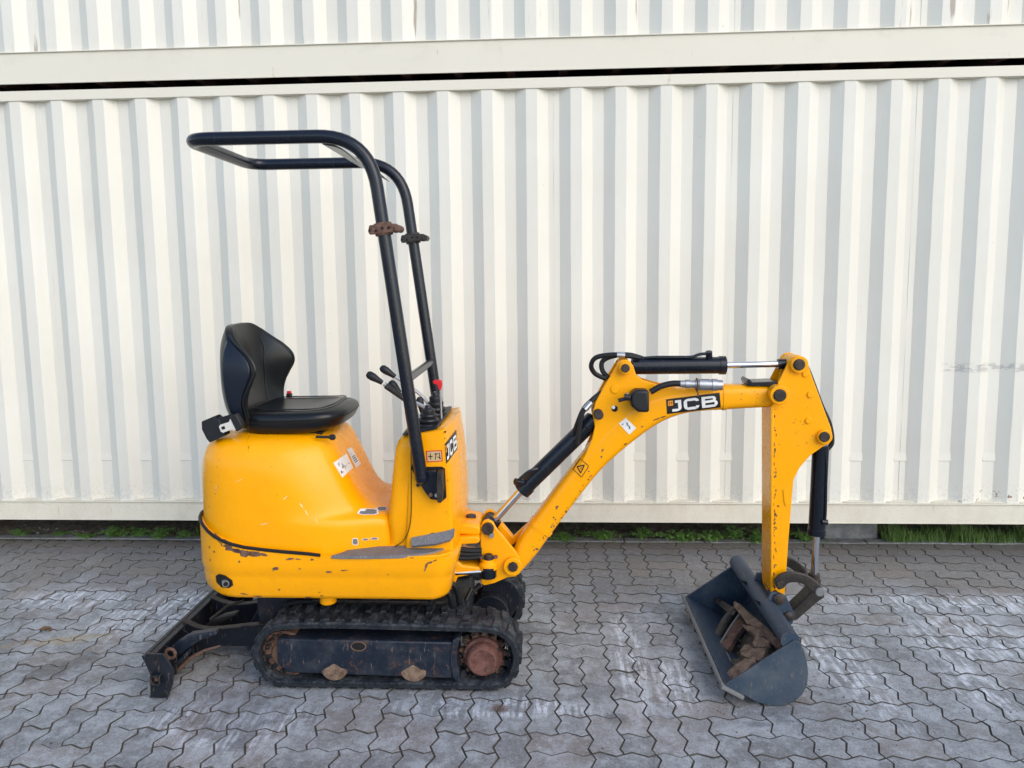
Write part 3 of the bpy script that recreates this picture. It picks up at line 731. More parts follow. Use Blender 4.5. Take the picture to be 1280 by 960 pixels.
# ---------- dozer blade
BL = thing_part('dozer_blade', EX)
Y0, Y1 = 2.77, 3.63
face = spline([P(177, 820, Y0), P(183, 834, Y0), P(188.5, 850, Y0), P(189, 864, Y0), P(187, 875, Y0)], 5)
for q in face: q.z = max(q.z, .004)
bm = new(); th = .014
back = [q+Vector((th, 0, 0)) for q in face]; prism(bm, face+back[::-1], Y0+.009, Y1-.009); mk('blade_sheet', bm, BLADE, BL, bevel=.002)
endp = [P(x, y, Y0) for x, y in ((176.5, 820.5), (184, 817), (203, 817.5), (207, 820), (217, 838), (215.5, 856), (210, 872.5), (193, 877), (187, 875.5), (190.5, 851), (184, 835))]
for q in endp: q.z = max(q.z, .003)
for ya, yb in ((Y0, Y0+.008), (Y1-.008, Y1)):
    bm = new(); prism(bm, endp, ya, yb); e_ = mk('end_plate', bm, BLADE, BL, bevel=.0015)
cc = P(197.5, 847, Y0); s_ = .020
bm = new(); o = [Vector((cc.x+a*s_, 0, cc.z+b*s_)) for a, b in ((-1, -1), (1, -1), (1, 1), (-1, 1))]; n_ = [q+(Vector((cc.x, 0, cc.z))-q)*.32 for q in o]
A = [[bm.verts.new((q.x, y, q.z)) for q in L_] for L_, y in ((o, Y0+.03), (o, Y0-.024), (n_, Y0-.024), (n_, Y0-.002))]
for i in range(3):
    for k in range(4): bm.faces.new((A[i][k], A[i][(k+1) % 4], A[i+1][(k+1) % 4], A[i+1][k]))
mk('square_socket', bm, BLADE, BL, bevel=.001)
bm = new(); prism(bm, [q+(Vector((cc.x, 0, cc.z))-q)*.03 for q in n_], Y0-.004, Y0-.002); mk('socket_rust', bm, RUST, BL)
ycyl('blade_hole', 202, 867, .010, Y0-.001, Y0+.001, DARK, BL)
ycyl('blade_hole', 194, 824, .008, Y0-.001, Y0+.001, DARK, BL)
# top lip and lower cutting edge
zt_ = max(q.z for q in face)
bm = new(); box(bm, face[0].x-.002, face[0].x+.040, Y0+.012, Y1-.012, zt_-.012, zt_-.004); mk('top_lip', bm, BLADE, BL, bevel=.002)
bm = new(); box(bm, face[-1].x-.012, face[-1].x+.0, Y0+.01, Y1-.01, .003, .06); mk('cutting_edge', bm, EDGE, BL, bevel=.002)
# push arms: side plates with a rolled top edge
for ya, tp_, bt_ in ((3.065, ((228, 776.5), (237, 780), (248, 785), (263, 787), (287, 785), (308, 782.5), (345, 779)), ((345, 812), (308, 808), (272, 808), (250, 815), (236, 818))),
                     (3.325, ((263, 746.7), (273, 751), (287, 755), (300, 756), (320, 754), (347, 751)), ((347, 785), (310, 782), (285, 785), (270, 780)))):
    top = spline([P(x, y, ya) for x, y in tp_], 5); bot = [P(x, y, ya) for x, y in bt_]
    for q in bot: q.z = max(q.z, .03)
    bm = new(); prism(bm, top+bot, ya, ya+.012); ar = mk('push_arm', bm, BLADE, BL, bevel=.002)
    bm = new()
    loft(bm, [[Vector((q.x, ya-.010, q.z)), Vector((q.x, ya+.022, q.z)), Vector((q.x, ya+.022, q.z+.006)), Vector((q.x, ya-.010, q.z+.006))] for q in top]); mk('arm_flange', bm, DARKSTEEL, BL, bevel=.0015)
def side_gusset(pts, Y, w_, mat=BLADE):
    bm = new(); prism(bm, [P(x, y, Y) for x, y in pts], Y, Y+w_); mk('gusset', bm, mat, BL, bevel=.006)
side_gusset([(207, 812), (220, 803), (237, 794), (270, 789.5), (272, 793), (252, 800), (240, 807), (230, 815), (220, 823), (210, 826)], 2.93, .045, NAVY)
side_gusset([(212, 829), (222, 826), (233, 815), (234, 820), (226, 829), (214, 834)], 2.90, .05, NAVY)
side_gusset([(214, 843), (237, 821), (255, 812), (275, 807), (275, 809), (256, 815), (239, 825), (218, 845)], 2.92, .01, RUST)
side_gusset([(252, 786), (262, 777), (278, 770), (294, 766.5), (296, 769), (280, 777), (268, 784), (262, 789)], 3.20, .04, DARKSTEEL)
side_gusset([(310, 782), (322, 762), (330, 753), (342, 753), (334, 766), (330, 781)], 3.18, .05, NAVY)
c = P(206.5, 846, 2.86); c = Vector((face[0].x+.058, 2.88, .125))
bm = new(); a_ = P(214.5, 815.5, 2.87)
tube(bm, [Vector((a_.x+math.cos(a)*.020, 2.86, a_.z+math.sin(a)*.020)) for a in np.linspace(0, 2*math.pi, 21)], .007, 8, False); mk('lifting_eye', bm, RUST, BL)
bm = new(); cyl(bm, (face[0].x+.20, 3.20, .06), (-1.10, 3.20, .20), .026, 20); mk('blade_ram', bm, BLK, BL)
bm = new(); box(bm, face[0].x+.30, face[0].x+.32, 3.077, 3.325, .05, .13); box(bm, face[0].x+.44, face[0].x+.46, 3.077, 3.325, .06, .15); mk('arm_crosspiece', bm, NAVY, BL, bevel=.002)
bm = new(); tube(bm, [P(262, 775, 3.12), P(285, 757, 3.2), P(305, 751, 3.25)], .006, 8); mk('blade_pipe', bm, DARKSTEEL, BL)
# stiffener ribs behind the sheet
for yy in (2.90, 3.05, 3.35, 3.50):
    bm = new(); prism(bm, [face[0]+Vector((.014, 0, -.01)), face[0]+Vector((.075, 0, -.06)), Vector((face[-1].x+.05, 0, .03)), Vector((face[-1].x+.014, 0, .03)), face[10]+Vector((.013, 0, 0))], yy, yy+.006); mk('stiffener', bm, BLADE, BL, bevel=.0015)
# ---------- lower body skirt
def interp(x, xs, ys):
    return float(np.interp(x, xs, ys))
def plan_ring(x0, x1, yn, rl, rr_, n=9, side=None):
    """rounded rectangle in plan, symmetric about the centre line; near-left corner radius rl, near-right radius rr_"""
    pts = []
    def arc(cx, cy, r, a0, a1, m=n):
        for k in range(m): a = a0+(a1-a0)*k/(m-1); pts.append(Vector((cx+math.cos(a)*r, cy+math.sin(a)*r, 0)))
    yf = 2*YC-yn
    arc(x0+rl, yn+rl, rl, math.pi, 1.5*math.pi)
    for k in range(1, 16): pts.append(Vector((x0+rl+(x1-rr_-x0-rl)*k/16, yn, 0)))
    arc(x1-rr_, yn+rr_, rr_, 1.5*math.pi, 2*math.pi)
    arc(x1-rr_, yf-rr_, rr_, 0, .5*math.pi)
    for k in range(1, 16): pts.append(Vector((x1-rr_-(x1-rr_-x0-rl)*k/16, yf, 0)))
    arc(x0+rl, yf-rl, rl, .5*math.pi, math.pi)
    return pts
SX0, SX1, SYN = -1.454, -.352, 2.853
TOPX = [-1.46, -1.41, -1.345, -1.275, -1.20, -1.08, -.95, -.87, -.30]; TOPZ = [.690, .675, .642, .616, .598, .584, .574, .565, .560]
base = plan_ring(SX0, SX1, SYN, .20, .085)
rings = []
for zf, ins in ((.376, .060), (.378, .034), (.386, .014), (.402, .005), (.468, .003), (.486, .0015), (.495, -.003), (.53, -.003), ('t', -.003), ('u', .004)):
    r = []
    for p in base:
        top = interp(p.x, TOPX, TOPZ); k = 1+1.1*max(0, min(1, (-1.25-p.x)/.2)); q = Vector(p); c_ = Vector((max(-1.2, min(-.6, p.x)), YC, 0)); d_ = (c_-p); d_.z = 0
        i_ = ins*(k if ins > 0.01 else 1); q = p+d_.normalized()*i_
        if isinstance(zf, float): q.x -= .034*max(0, (.56-zf)/.18)*max(0, min(1, (p.x+.55)/.17))
        if isinstance(zf, float):
            z = zf
            if zf <= .412: z += .05*max(0, min(1, (-1.30-p.x)/.16))**2
            z = min(z, top-.008)
        else: z = top-(.004 if zf == 't' else 0)
        q.z = z; r.append(q)
    rings.append(r)
bm = new(); loft(bm, rings)
skirt = mk('lower_body', bm, YEL, EX, ang=50)
# seal along the joint
pts = [];
for p in base:
    if p.x < -.868 and p.y < YC+.1: pts.append(Vector((p.x, p.y-.003, interp(p.x, TOPX, TOPZ)+.004)))
bm = new(); tube(bm, pts, .0068, 8); mk('rubber_seal', bm, HOSE, EX)
# exhaust opening in the rear corner
c = P(282.5, 724.5, 2.875)
# ---------- engine cover (hood), swept up in plan sections
def hood_ring(z, x0, xb, x1, yn, yc, rA, n=9):
    """plan section: near side runs at yn to xb and swings in to yc at the nose x1"""
    pts = []
    def bez(a, b, c, m):
        for k in range(m): t = k/(m-1); pts.append(Vector((*( a*(1-t)**2+b*2*t*(1-t)+c*t*t), z)))
    V2 = lambda x, y: Vector((x, y))
    A = V2(x0, yn)
    half = []
    pts0 = pts
    bez(V2(x0, yn+rA), A, V2(x0+rA*1.15, yn), n)
    xs = x0+rA*1.15
    for k in range(1, 7): pts.append(Vector((xs+(xb-.13-xs)*k/7, yn, z)))
    dirv = (V2(x1, yc)-V2(xb, yn)).normalized(); L_ = (V2(x1, yc)-V2(xb, yn)).length; a_ = min(.13, L_*.5)
    bez(V2(xb-.13, yn), V2(xb, yn), V2(xb, yn)+dirv*a_, 7)
    rC = min(.09, (L_-a_)*.6)
    bez(V2(x1, yc)-dirv*rC, V2(x1, yc), V2(x1, yc+rC*1.2), 8)
    near = list(pts); far = [Vector((p.x, 2*YC-p.y, z)) for p in near[::-1]]
    mid = []
    for k in range(1, 6): mid.append(near[-1].lerp(far[0], k/6))
    mid2 = []
    for k in range(1, 6): mid2.append(far[-1].lerp(near[0], k/6))
    return near+mid+far+mid2
lv = [ # z, x0, xb, x1, yn, yc, rA
 (.500, -1.445, -.90, -.600, 2.868, 2.985, .22), (.552, -1.445, -0.900, -.600, 2.868, 2.985, .22), (.66, -1.447, -0.915, -.604, 2.866, 2.98, .22), (.690, -1.447, -0.930, -.612, 2.866, 2.98, .22), (.703, -1.447, -0.940, -.66, 2.866, 2.995, .22), (.712, -1.447, -0.950, -.715, 2.866, 3.0, .22),
 (.735, -1.447, -0.965, -.755, 2.867, 2.985, .22), (.775, -1.447, -0.980, -.785, 2.868, 2.98, .22), (.84, -1.447, -1.000, -.815, 2.870, 2.98, .22), (.90, -1.445, -1.020, -.842, 2.873, 2.985, .22), (.945, -1.437, -1.035, -.862, 2.880, 2.99, .21), (.980, -1.423, -1.050, -.876, 2.893, 3.0, .20),
 (1.006, -1.402, -1.07, -.892, 2.912, 3.01, .19), (1.022, -1.372, -1.08, -.915, 2.94, 3.03, .17), (1.032, -1.327, -1.09, -.945, 2.98, 3.06, .14), (1.038, -1.247, -1.09, -.99, 3.05, 3.10, .08)]
bm = new(); loft(bm, [hood_ring(*a) for a in lv]); hood = mk('engine_cover', bm, YEL, EX, ang=180)
s_ = hood.modifiers.new('smooth', 'SUBSURF'); s_.levels = s_.render_levels = 1
# ---------- console
def cons_ring(z, xl, yn, xa, xf, yc, rl=.05):
    pts = []; V2 = lambda x, y: Vector((x, y))
    def bez(a, b, c, m):
        for k in range(m): t = k/(m-1); pts.append(Vector((*(a*(1-t)**2+b*2*t*(1-t)+c*t*t), z)))
    bez(V2(xl, yn+rl), V2(xl, yn), V2(xl+rl, yn), 6)
    bez(V2(xa-.012, yn), V2(xa, yn), V2(xa, yn)+(V2(xf, yc)-V2(xa, yn)).normalized()*.012, 5)
    bez(V2(xf, yc)+(V2(xa, yn)-V2(xf, yc)).normalized()*.05, V2(xf, yc), V2(xf+.002, yc+.06), 6)
    near = list(pts); far = [Vector((p.x, 2*YC-p.y, z)) for p in near[::-1]]
    return near+far
YN = 2.935
def cx(px_, z, Y=YN):  # x of pixel column px_ at height z on plane Y (solved from the trace)
    lo = P(px_, 400, Y); hi = P(px_, 700, Y); t = (z-lo.z)/(hi.z-lo.z); return lo.x+(hi.x-lo.x)*t
clv = []
for z, pl, pa, pf in ((.56, 506, 566, 573), (.62, 507, 566, 577), (.70, 508, 565, 579), (.80, 509, 564, 577.5), (.90, 510, 562, 575), (.98, 511, 559.5, 572), (1.03, 512, 557, 569.5), (1.058, 513, 555.5, 567.5)):
    clv.append((z, cx(pl, z), YN, cx(pa, z), cx(pf, z, 3.07), 3.07, .02))
bm = new(); rings = [cons_ring(*a) for a in clv]
def slope_top(r, dz=0):
    return [Vector((p.x, p.y, 1.032+dz+(p.x+.56)*.20)) for p in r]
rings[-1] = slope_top(rings[-1]); rings[-2] = [Vector((p.x, p.y, min(p.z, 1.032+(p.x+.56)*.20-.012))) for p in rings[-2]]
cc0 = sum(rings[-1], Vector())/len(rings[-1]); rings.append([p+(cc0-p)*.05+Vector((0, 0, .003)) for p in rings[-1]])
loft(bm, rings); console = mk('console_housing', bm, YEL, EX, ang=40)
# rear moulded panel of the console (joins the saddle)
bm = new(); rings = []
for z, pl, yn in ((.555, 484, 2.965), (.62, 484, 2.958), (.68, 482.5, 2.952), (.72, 483.5, 2.950), (.78, 486, 2.950), (.86, 488, 2.950), (.93, 490, 2.950), (.985, 492.5, 2.952), (1.012, 495.5, 2.956), (1.028, 499.5, 2.965), (1.034, 504, 2.985)):
    xl = cx(pl, z); x1 = cx(514, z); yf = 2*YC-yn; r_ = .035; ring = []
    for k in range(7): a = math.pi+.5*math.pi*k/6; ring.append(Vector((xl+r_+math.cos(a)*r_, yn+r_+math.sin(a)*r_, z)))
    ring += [Vector((x1, yn, z)), Vector((x1, yf, z))]
    for k in range(7): a = .5*math.pi+.5*math.pi*k/6; ring.append(Vector((xl+r_+math.cos(a)*r_, yf-r_+math.sin(a)*r_, z)))
    rings.append(ring)
loft(bm, rings); rearp = mk('console_panel', bm, YEL, EX, ang=60)
# seam between the two mouldings
bm = new(); sp = spline([P(513.5, 552, 2.932), P(514, 600, 2.932), P(514, 640, 2.932), P(511, 662, 2.934), P(504, 676, 2.945), P(494, 683, 2.95)], 8); tube(bm, sp, .0018, 6); mk('panel_seam', bm, DARK, EX)
# floor plate, mats
bm = new(); pl = [Vector((x, y, 0)) for x, y in ((-.93, 2.858), (-.50, 2.858), (-.42, 2.875), (-.372, 2.92), (-.36, 3.0), (-.36, 3.5), (-.93, 3.5))]
loft(bm, [[q+Vector((0, 0, .550)) for q in pl], [q+Vector((0, 0, .5665)) for q in pl]]); mk('floor_plate', bm, YEL, EX, bevel=.002)
bm = new(); q_ = [P(x, y, Z=.573) for x, y in ((414, 694.5), (430, 689.5), (441, 684), (457, 676), (500, 668), (566, 668), (566.5, 676), (556, 685), (545, 689), (530, 692), (500, 694.3), (455, 695), (430, 695))]
loft(bm, [[Vector((q.x, q.y, .560)) for q in q_], [Vector((q.x, q.y, .573)) for q in q_]]); mk('floor_mat', bm, MATM, EX, bevel=.001)
bm = new(); q_ = [P(x, y, Yp) for x, y, Yp in ((514, 672, 2.932), (535, 668, 2.932), (556, 664, 2.932), (568, 660, 2.94), (567, 668, 2.915), (562.5, 674.5, 2.905), (545, 679.5, 2.903), (514, 682.5, 2.903))]
v = [bm.verts.new(q) for q in q_]; w2 = [bm.verts.new(q+Vector((0, .012, -.012))) for q in q_]; bm.faces.new(v); bm.faces.new(w2[::-1])
for i in range(8): bm.faces.new((v[i], v[(i+1) % 8], w2[(i+1) % 8], w2[i]))
mk('step_pad', bm, MATM, EX)
# ---------- decals: flat print laid on the surface it sticks to
DG = None
def bvh(o):
    dg = bpy.context.evaluated_depsgraph_get(); e = o.evaluated_get(dg); me = e.to_mesh(); mw = o.matrix_world
    off = Vector(); p = o
    while p: off += p.location; p = p.parent
    t = BVHTree.FromPolygons([v.co+off for v in me.vertices], [list(f.vertices) for f in me.polygons]); e.to_mesh_clear(); return t
def onto(tree, x, y, lift, fall=None):
    d = (P(x, y, 3.0)-CP).normalized(); h = tree.ray_cast(CP, d)
    if h[0] is None: return None
    n = h[1]; n = n if n.dot(d) < 0 else -n
    return h[0]+n*lift
def quad_map(Q):
    def f(u, v):
        a = (Q[0][0]*(1-u)+Q[1][0]*u, Q[0][1]*(1-u)+Q[1][1]*u); b = (Q[3][0]*(1-u)+Q[2][0]*u, Q[3][1]*(1-u)+Q[2][1]*u)
        return a[0]*(1-v)+b[0]*v, a[1]*(1-v)+b[1]*v
    return f
def patch(name, tree, Q, mat, parent, lift=.0012, n=8, rect=(0, 0, 1, 1), **k):
    """a rectangle of print in the quad Q (top-left, top-right, bottom-right, bottom-left in the trace)"""
    f = quad_map(Q); bm = new(); g = []
    u0, v0, u1, v1 = rect
    for j in range(n+1):
        row = []
        for i in range(n+1):
            x, y = f(u0+(u1-u0)*i/n, v0+(v1-v0)*j/n); p = onto(tree, x, y, lift); row.append(bm.verts.new(p) if p else None)
        g.append(row)
    for j in range(n):
        for i in range(n):
            q = [g[j][i], g[j][i+1], g[j+1][i+1], g[j+1][i]]
            if all(q): bm.faces.new(q)
    return mk(name, bm, mat, parent, ang=180, **k)
def shape(name, tree, Q, polys, mat, parent, lift=.0016, n=1, **k):
    """polys: list of convex polygons in the unit square of Q"""
    f = quad_map(Q); bm = new()
    for k_, pl in enumerate(polys):
        vs_ = []
        for u, v in pl:
            p = onto(tree, *f(u, v), lift+k_*.00003)
            if p is None: vs_ = []; break
            vs_.append(bm.verts.new(p))
        if vs_: bm.faces.new(vs_)
    return mk(name, bm, mat, parent, ang=180, **k)
def strip(pts, w, close=False):
    """thick stroke as convex quads"""
    q_ = []
    for i in range(len(pts)-(0 if close else 1)):
        a, b = pts[i], pts[(i+1) % len(pts)]; k_ = max(1, int(math.hypot(b[0]-a[0], (b[1]-a[1]))/.09))
        q_ += [(a[0]+(b[0]-a[0])*j/k_, a[1]+(b[1]-a[1])*j/k_) for j in range(k_)]
    if not close: q_.append(pts[-1])
    pts = q_
    out = []; m = len(pts)
    L_, R_ = [], []
    for i in range(m):
        if close: a, b = pts[i-1], pts[(i+1) % m]
        else: a, b = pts[max(i-1, 0)], pts[min(i+1, m-1)]
        dx, dy = b[0]-a[0], b[1]-a[1]; l = math.hypot(dx, dy) or 1; wx, wy = (w if isinstance(w, tuple) else (w, w))
        L_.append((pts[i][0]-dy/l*wx/2, pts[i][1]+dx/l*wy/2)); R_.append((pts[i][0]+dy/l*wx/2, pts[i][1]-dx/l*wy/2))
    for i in range(m if close else m-1):
        j = (i+1) % m; out.append([L_[i], L_[j], R_[j], R_[i]])
    return out
def arcp(cx_, cy_, rx, ry, a0, a1, n=6):
    return [(cx_+math.cos(math.radians(a0+(a1-a0)*k/n))*rx, cy_+math.sin(math.radians(a0+(a1-a0)*k/n))*ry) for k in range(n+1)]
def logo(tree, Q, parent, lift=.0012):
    b = patch('logo_plate', tree, Q, BLKP, parent, lift, n=12)
    w_ = (.062, .17)
    L_ = []
    # v grows downwards
    L_ += strip([(.245, .15), (.245, .60)]+arcp(.195, .66, .05, .14, 0, 90, 5)+[(.10, .80)], w_)     # J
    L_ += strip([(.160, .235), (.275, .235)], w_)
    L_ += strip([(.575, .34)]+arcp(.545, .37, .03, .14, 0, -90, 3)+[(.42, .23)]+arcp(.40, .37, .05, .14, -90, -180, 3)+[(.35, .66)]+arcp(.40, .66, .05, .14, 180, 90, 3)+[(.545, .80)]+arcp(.545, .66, .03, .14, 90, 0, 3), w_)   # C
    L_ += strip([(.685, .15), (.685, .88)], w_)                                                       # B
    L_ += strip([(.67, .235), (.84, .235)]+arcp(.86, .36, .035, .125, -90, 90, 5)+[(.70, .50)], (.058, .15))
    L_ += strip([(.70, .51), (.86, .51)]+arcp(.885, .655, .035, .145, -90, 90, 5)+[(.67, .80)], (.058, .15))
    shape('logo_letters', tree, Q, L_, WHITE, b, lift+.0006)
    shape('logo_emblem', tree, Q, [[(.03, .12), (.125, .12), (.125, .47), (.03, .47)]], ORNG, b, lift+.0006)
    shape('emblem_mark', tree, Q, strip([(.055, .38), (.055, .22), (.10, .22), (.10, .38)], (.012, .04)), BLKP, b, lift+.001)
    return b
HT = bvh(hood)
rs = random.Random(12)
def scribble(n, u0=.1, u1=.9, v0=.15, v1=.85, w_=(.03, .03)):
    out = []
    for _ in range(n):
        u, v = rs.uniform(u0, u1), rs.uniform(v0, v1); p = [(u, v)]
        for _ in range(3): u = min(u1, max(u0, u+rs.uniform(-.13, .13))); v = min(v1, max(v0, v+rs.uniform(-.13, .13))); p.append((u, v))
        out += strip(p, w_)
    return out
Q = [(416.3, 579), (432.7, 566.7), (440.7, 585), (427.3, 597.3)]
st = patch('information_sticker', HT, Q, WHITE, hood, .002, n=6, label='white sticker with black hand scribble'); shape('sticker_scribble', HT, Q, scribble(8), BLKP, st, .0028)
Q = [(433, 562), (438.8, 559), (450.5, 580), (444.5, 585.5)]
st = patch('information_sticker', HT, Q, WHITE, hood, .002, n=6, label='narrow white sticker with small black print'); shape('sticker_print', HT, Q, [r_ for v in (.45, .55, .65, .75) for r_ in strip([(.2, v), (.8, v)], (.05, .045))]+scribble(2, .2, .8, .15, .35), BLKP, st, .0028)
# worn-through patches on the saddle
def wear(tree, cx_, cy_, rx, ry, seed, parent, mats=(EDGE, WHITE)):
    r_ = random.Random(seed); pts = []
    for k in range(16):
        a = 2*math.pi*k/16; q = r_.uniform(.85, 1.1)*(.62+.38*abs(math.cos(a))); pts.append((.5+.42*math.cos(a)*q, .5+.42*math.sin(a)*q))
    Q = [(cx_-rx, cy_-ry), (cx_+rx, cy_-ry), (cx_+rx, cy_+ry), (cx_-rx, cy_+ry)]
    tri = [[(.5, .5), pts[i], pts[(i+1) % 16]] for i in range(16)]
    a = shape('worn_patch', tree, Q, tri, mats[1], parent, .002); tri2 = [[(.5, .5), tuple(.5+(c-.5)*.82 for c in p[1]), tuple(.5+(c-.5)*.82 for c in p[2])] for p in tri]
    shape('bare_metal', tree, Q, tri2, mats[0], a, .0024)
wear(HT, 460, 640, 17, 7, 1, hood); wear(HT, 477, 636.5, 8, 5, 2, hood); wear(HT, 444, 677, 5, 8, 3, hood); wear(HT, 457, 674, 5, 2.5, 4, hood); wear(HT, 468, 673, 6, 2.5, 5, hood)
ST = bvh(skirt)
Q = [(268.5, 717), (291, 717), (292.5, 735), (269, 735)]
tri = [(.05, .15), (.25, .0), (.6, .12), (.95, .45), (.98, .8), (.75, 1.), (.35, .95), (.1, .6)]
rim = shape('exhaust_recess_shade', ST, Q, [[(.5, .5), tri[i], tri[(i+1) % 8]] for i in range(8)], DARK, skirt, .0016)  # flat dark patch on the skirt: shade of the recess painted on
c = onto(ST, 277, 727, -.02); c2_ = onto(ST, 284, 728.5, .012); bm = new(); tube(bm, [c, c2_], [.014, .0135], 16); mk('exhaust_pipe', bm, ZINC, skirt)
bm = new(); d_ = (c2_-c).normalized(); cyl(bm, c2_+d_*.0003, c2_+d_*.001, .010, 16); mk('pipe_mouth', bm, DARK, skirt)
# console side details
CT = bvh(console)
Q = [(555.8, 555), (570, 537), (571.5, 561), (557.8, 580)]
logo(CT, Q, console, .0015)
Q = [(532.5, 563.5), (552.5, 562.5), (553.5, 576.5), (533.5, 578)]
pc = patch('control_diagram', CT, Q, REDP, console, .0012, n=4); 
patch('diagram_field', CT, Q, CREAM, pc, .0018, n=4, rect=(.06, .08, .94, .92)); shape('diagram_marks', CT, Q, strip([(.12, .5), (.4, .5)], .07)+strip([(.26, .25), (.26, .75)], .05)+strip([(.5, .3), (.75, .3)], .07)+strip([(.62, .3), (.55, .8)], .05)+strip([(.7, .55), (.9, .75)], .06)+strip([(.84, .2), (.84, .8)], .04), BLKP, pc, .0024)
Q = [(556, 534), (562, 529), (564, 531), (558.5, 536.5)]
# roll bar mounting pocket
bm = new(); prism(bm, [P(x, y, 2.93) for x, y in ((516, 578), (520, 584), (552, 583.5), (556, 586), (558, 622), (553, 626.5), (538, 624), (531, 615), (519, 595), (514, 586))], 2.9305, 2.937); mk('mount_pocket', bm, DARK, console, bevel=.001)
mb = thing_part('roll_bar_mount', EX)
bm = new(); prism(bm, [P(x, y, 2.90) for x, y in ((522, 590), (545, 588), (547, 600), (546, 612), (551, 624), (543, 625), (533, 618), (524, 604))], 2.90, 2.925); mk('mount_plate', bm, BLK, mb, bevel=.003)
bm = new(); prism(bm, [P(x, y, 2.88) for x, y in ((546, 590), (553, 590), (554, 612), (552, 628), (547, 628), (546, 612))], 2.872, 2.93); mk('mount_lug', bm, DARKSTEEL, mb, bevel=.003)
for x, y, m_ in ((538, 619, RUST), (545.5, 619.5, ZINC), (522.5, 595, ZINC), (551, 617, ZINC)):
    c = P(x, y, 2.885); bm = new(); cyl(bm, (c.x, 2.885, c.z), (c.x, 2.90, c.z), .0085, 6); mk('bolt', bm, m_, mb, bevel=.001)
ycyl('cover_screw', 522.5, 606.5, .008, 2.926, 2.934, DARKSTEEL, console)
ycyl('cover_screw', 556.5, 540, .004, 2.930, 2.936, DARKSTEEL, console)
# the far side mount mirrors it
bm = new(); c = P(529, 600, 2.90); box(bm, c.x-.03, c.x+.08, 3.475, 3.51, .80, .95); mk('far_mount_plate', bm, BLK, mb, bevel=.004)
# ---------- roll bar
NB, FB = 2.885, 3.535
def Z(p, z): return Vector((p.x, p.y, z))
tn = P(400, 170.5, NB).z
xL = P(235, 172, NB).x-.012
foot = P(527, 598, NB); mid1 = P(486, 330, NB); sh = P(461, 196, NB)
dirp = (mid1-foot).normalized()
# corner where the post line meets the roof height
kx = foot+dirp*((tn-foot.z)/dirp.z)
near = [foot, Vector((kx.x+.0, NB, kx.z)), Vector((xL, NB, tn))]
far = [Vector((xL, FB, tn)), Vector((kx.x, FB, tn)), Vector((foot.x, FB, foot.z))]
pts = round_path([near[0], near[1], near[2], far[0], far[1], far[2]], [.20, .10, .10, .20], 12)
# lift the whole bend a little: the near post leans with the trace
bm = new(); tube(bm, pts, .0255, 20); rb = thing_part('roll_bar', EX); mk('roof_hoop', bm, ROPSM, rb, ang=60)
bm = new(); e0 = foot; lathe(bm, e0+Vector((0, 0, 0)), (-dirp), [(-.01, .0255), (0, .026), (.012, .023), (.02, .012)], 20); mk('post_end', bm, ROPSM, rb)
# curved cross plate under the front bend and a brace lower down
a = Vector((kx.x-.13, 0, tn-.012)); b = Vector((kx.x-.035, 0, tn-.085))
cr = spline([P(402, 178, NB+.02), P(425, 184, NB+.02), P(445, 200, NB+.02)], 6)
bm = new(); loft(bm, [[Vector((q.x, NB+.015, q.z)), Vector((q.x, FB-.015, q.z)), Vector((q.x+.004, FB-.015, q.z-.008)), Vector((q.x+.004, NB+.015, q.z-.008))] for q in cr]); mk('cross_plate', bm, ROPSM, rb, bevel=.001)
t_ = (1.30-foot.z)/dirp.z; bpt = foot+dirp*t_
c1 = foot+dirp*((P(512, 475, NB).z-foot.z)/dirp.z)
bm = new(); tube(bm, [Vector((c1.x, NB+.01, c1.z)), Vector((c1.x, FB-.01, c1.z))], .017, 14); mk('cross_tube', bm, ROPSM, rb)
for py_, pt_, mt in ((286.5, (478, 286.5), RUST), (298, (514, 298), DARKSTEEL)):
    Yb = NB if mt is RUST else FB; z_ = P(pt_[0], pt_[1], Yb).z; c = foot+dirp*((z_-foot.z)/dirp.z); c.y = Yb
    jt = thing_part('hinge_clamp', rb)
    bm = new(); lathe(bm, c-dirp*.024, dirp, [(0, .026), (0, .034), (.048, .034), (.048, .026)], 20); mk('clamp_collar', bm, mt, jt, bevel=.002) if False else mk('clamp_collar', bm, mt, rb, bevel=.002)
    bm = new(); prism(bm, [Vector((c.x+a, 0, c.z+b)) for a, b in ((-.052, -.010), (-.047, -.022), (-.02, -.020), (.04, -.015), (.060, -.017), (.066, .0), (.060, .017), (.03, .020), (-.02, .016), (-.047, .013))], Yb-.037, Yb-.018); mk('clamp_jaw', bm, mt, rb, bevel=.003)
    bm = new()
    bpy.data.objects.remove(jt)
    for a, b in ((-.045, -.006), (-.02, -.008), (0.004, .002), (.028, .003)):
        cyl(bm, (c.x+a, Yb-.041, c.z+b), (c.x+a, Yb-.036, c.z+b), .005, 8)
    mk('clamp_bolts', bm, DARK, rb, kind='stuff')
    bm = new(); cyl(bm, (c.x+.062, Yb-.045, c.z), (c.x+.062, Yb+.03, c.z), .014, 10); mk('clamp_pin', bm, mt, rb, bevel=.003)
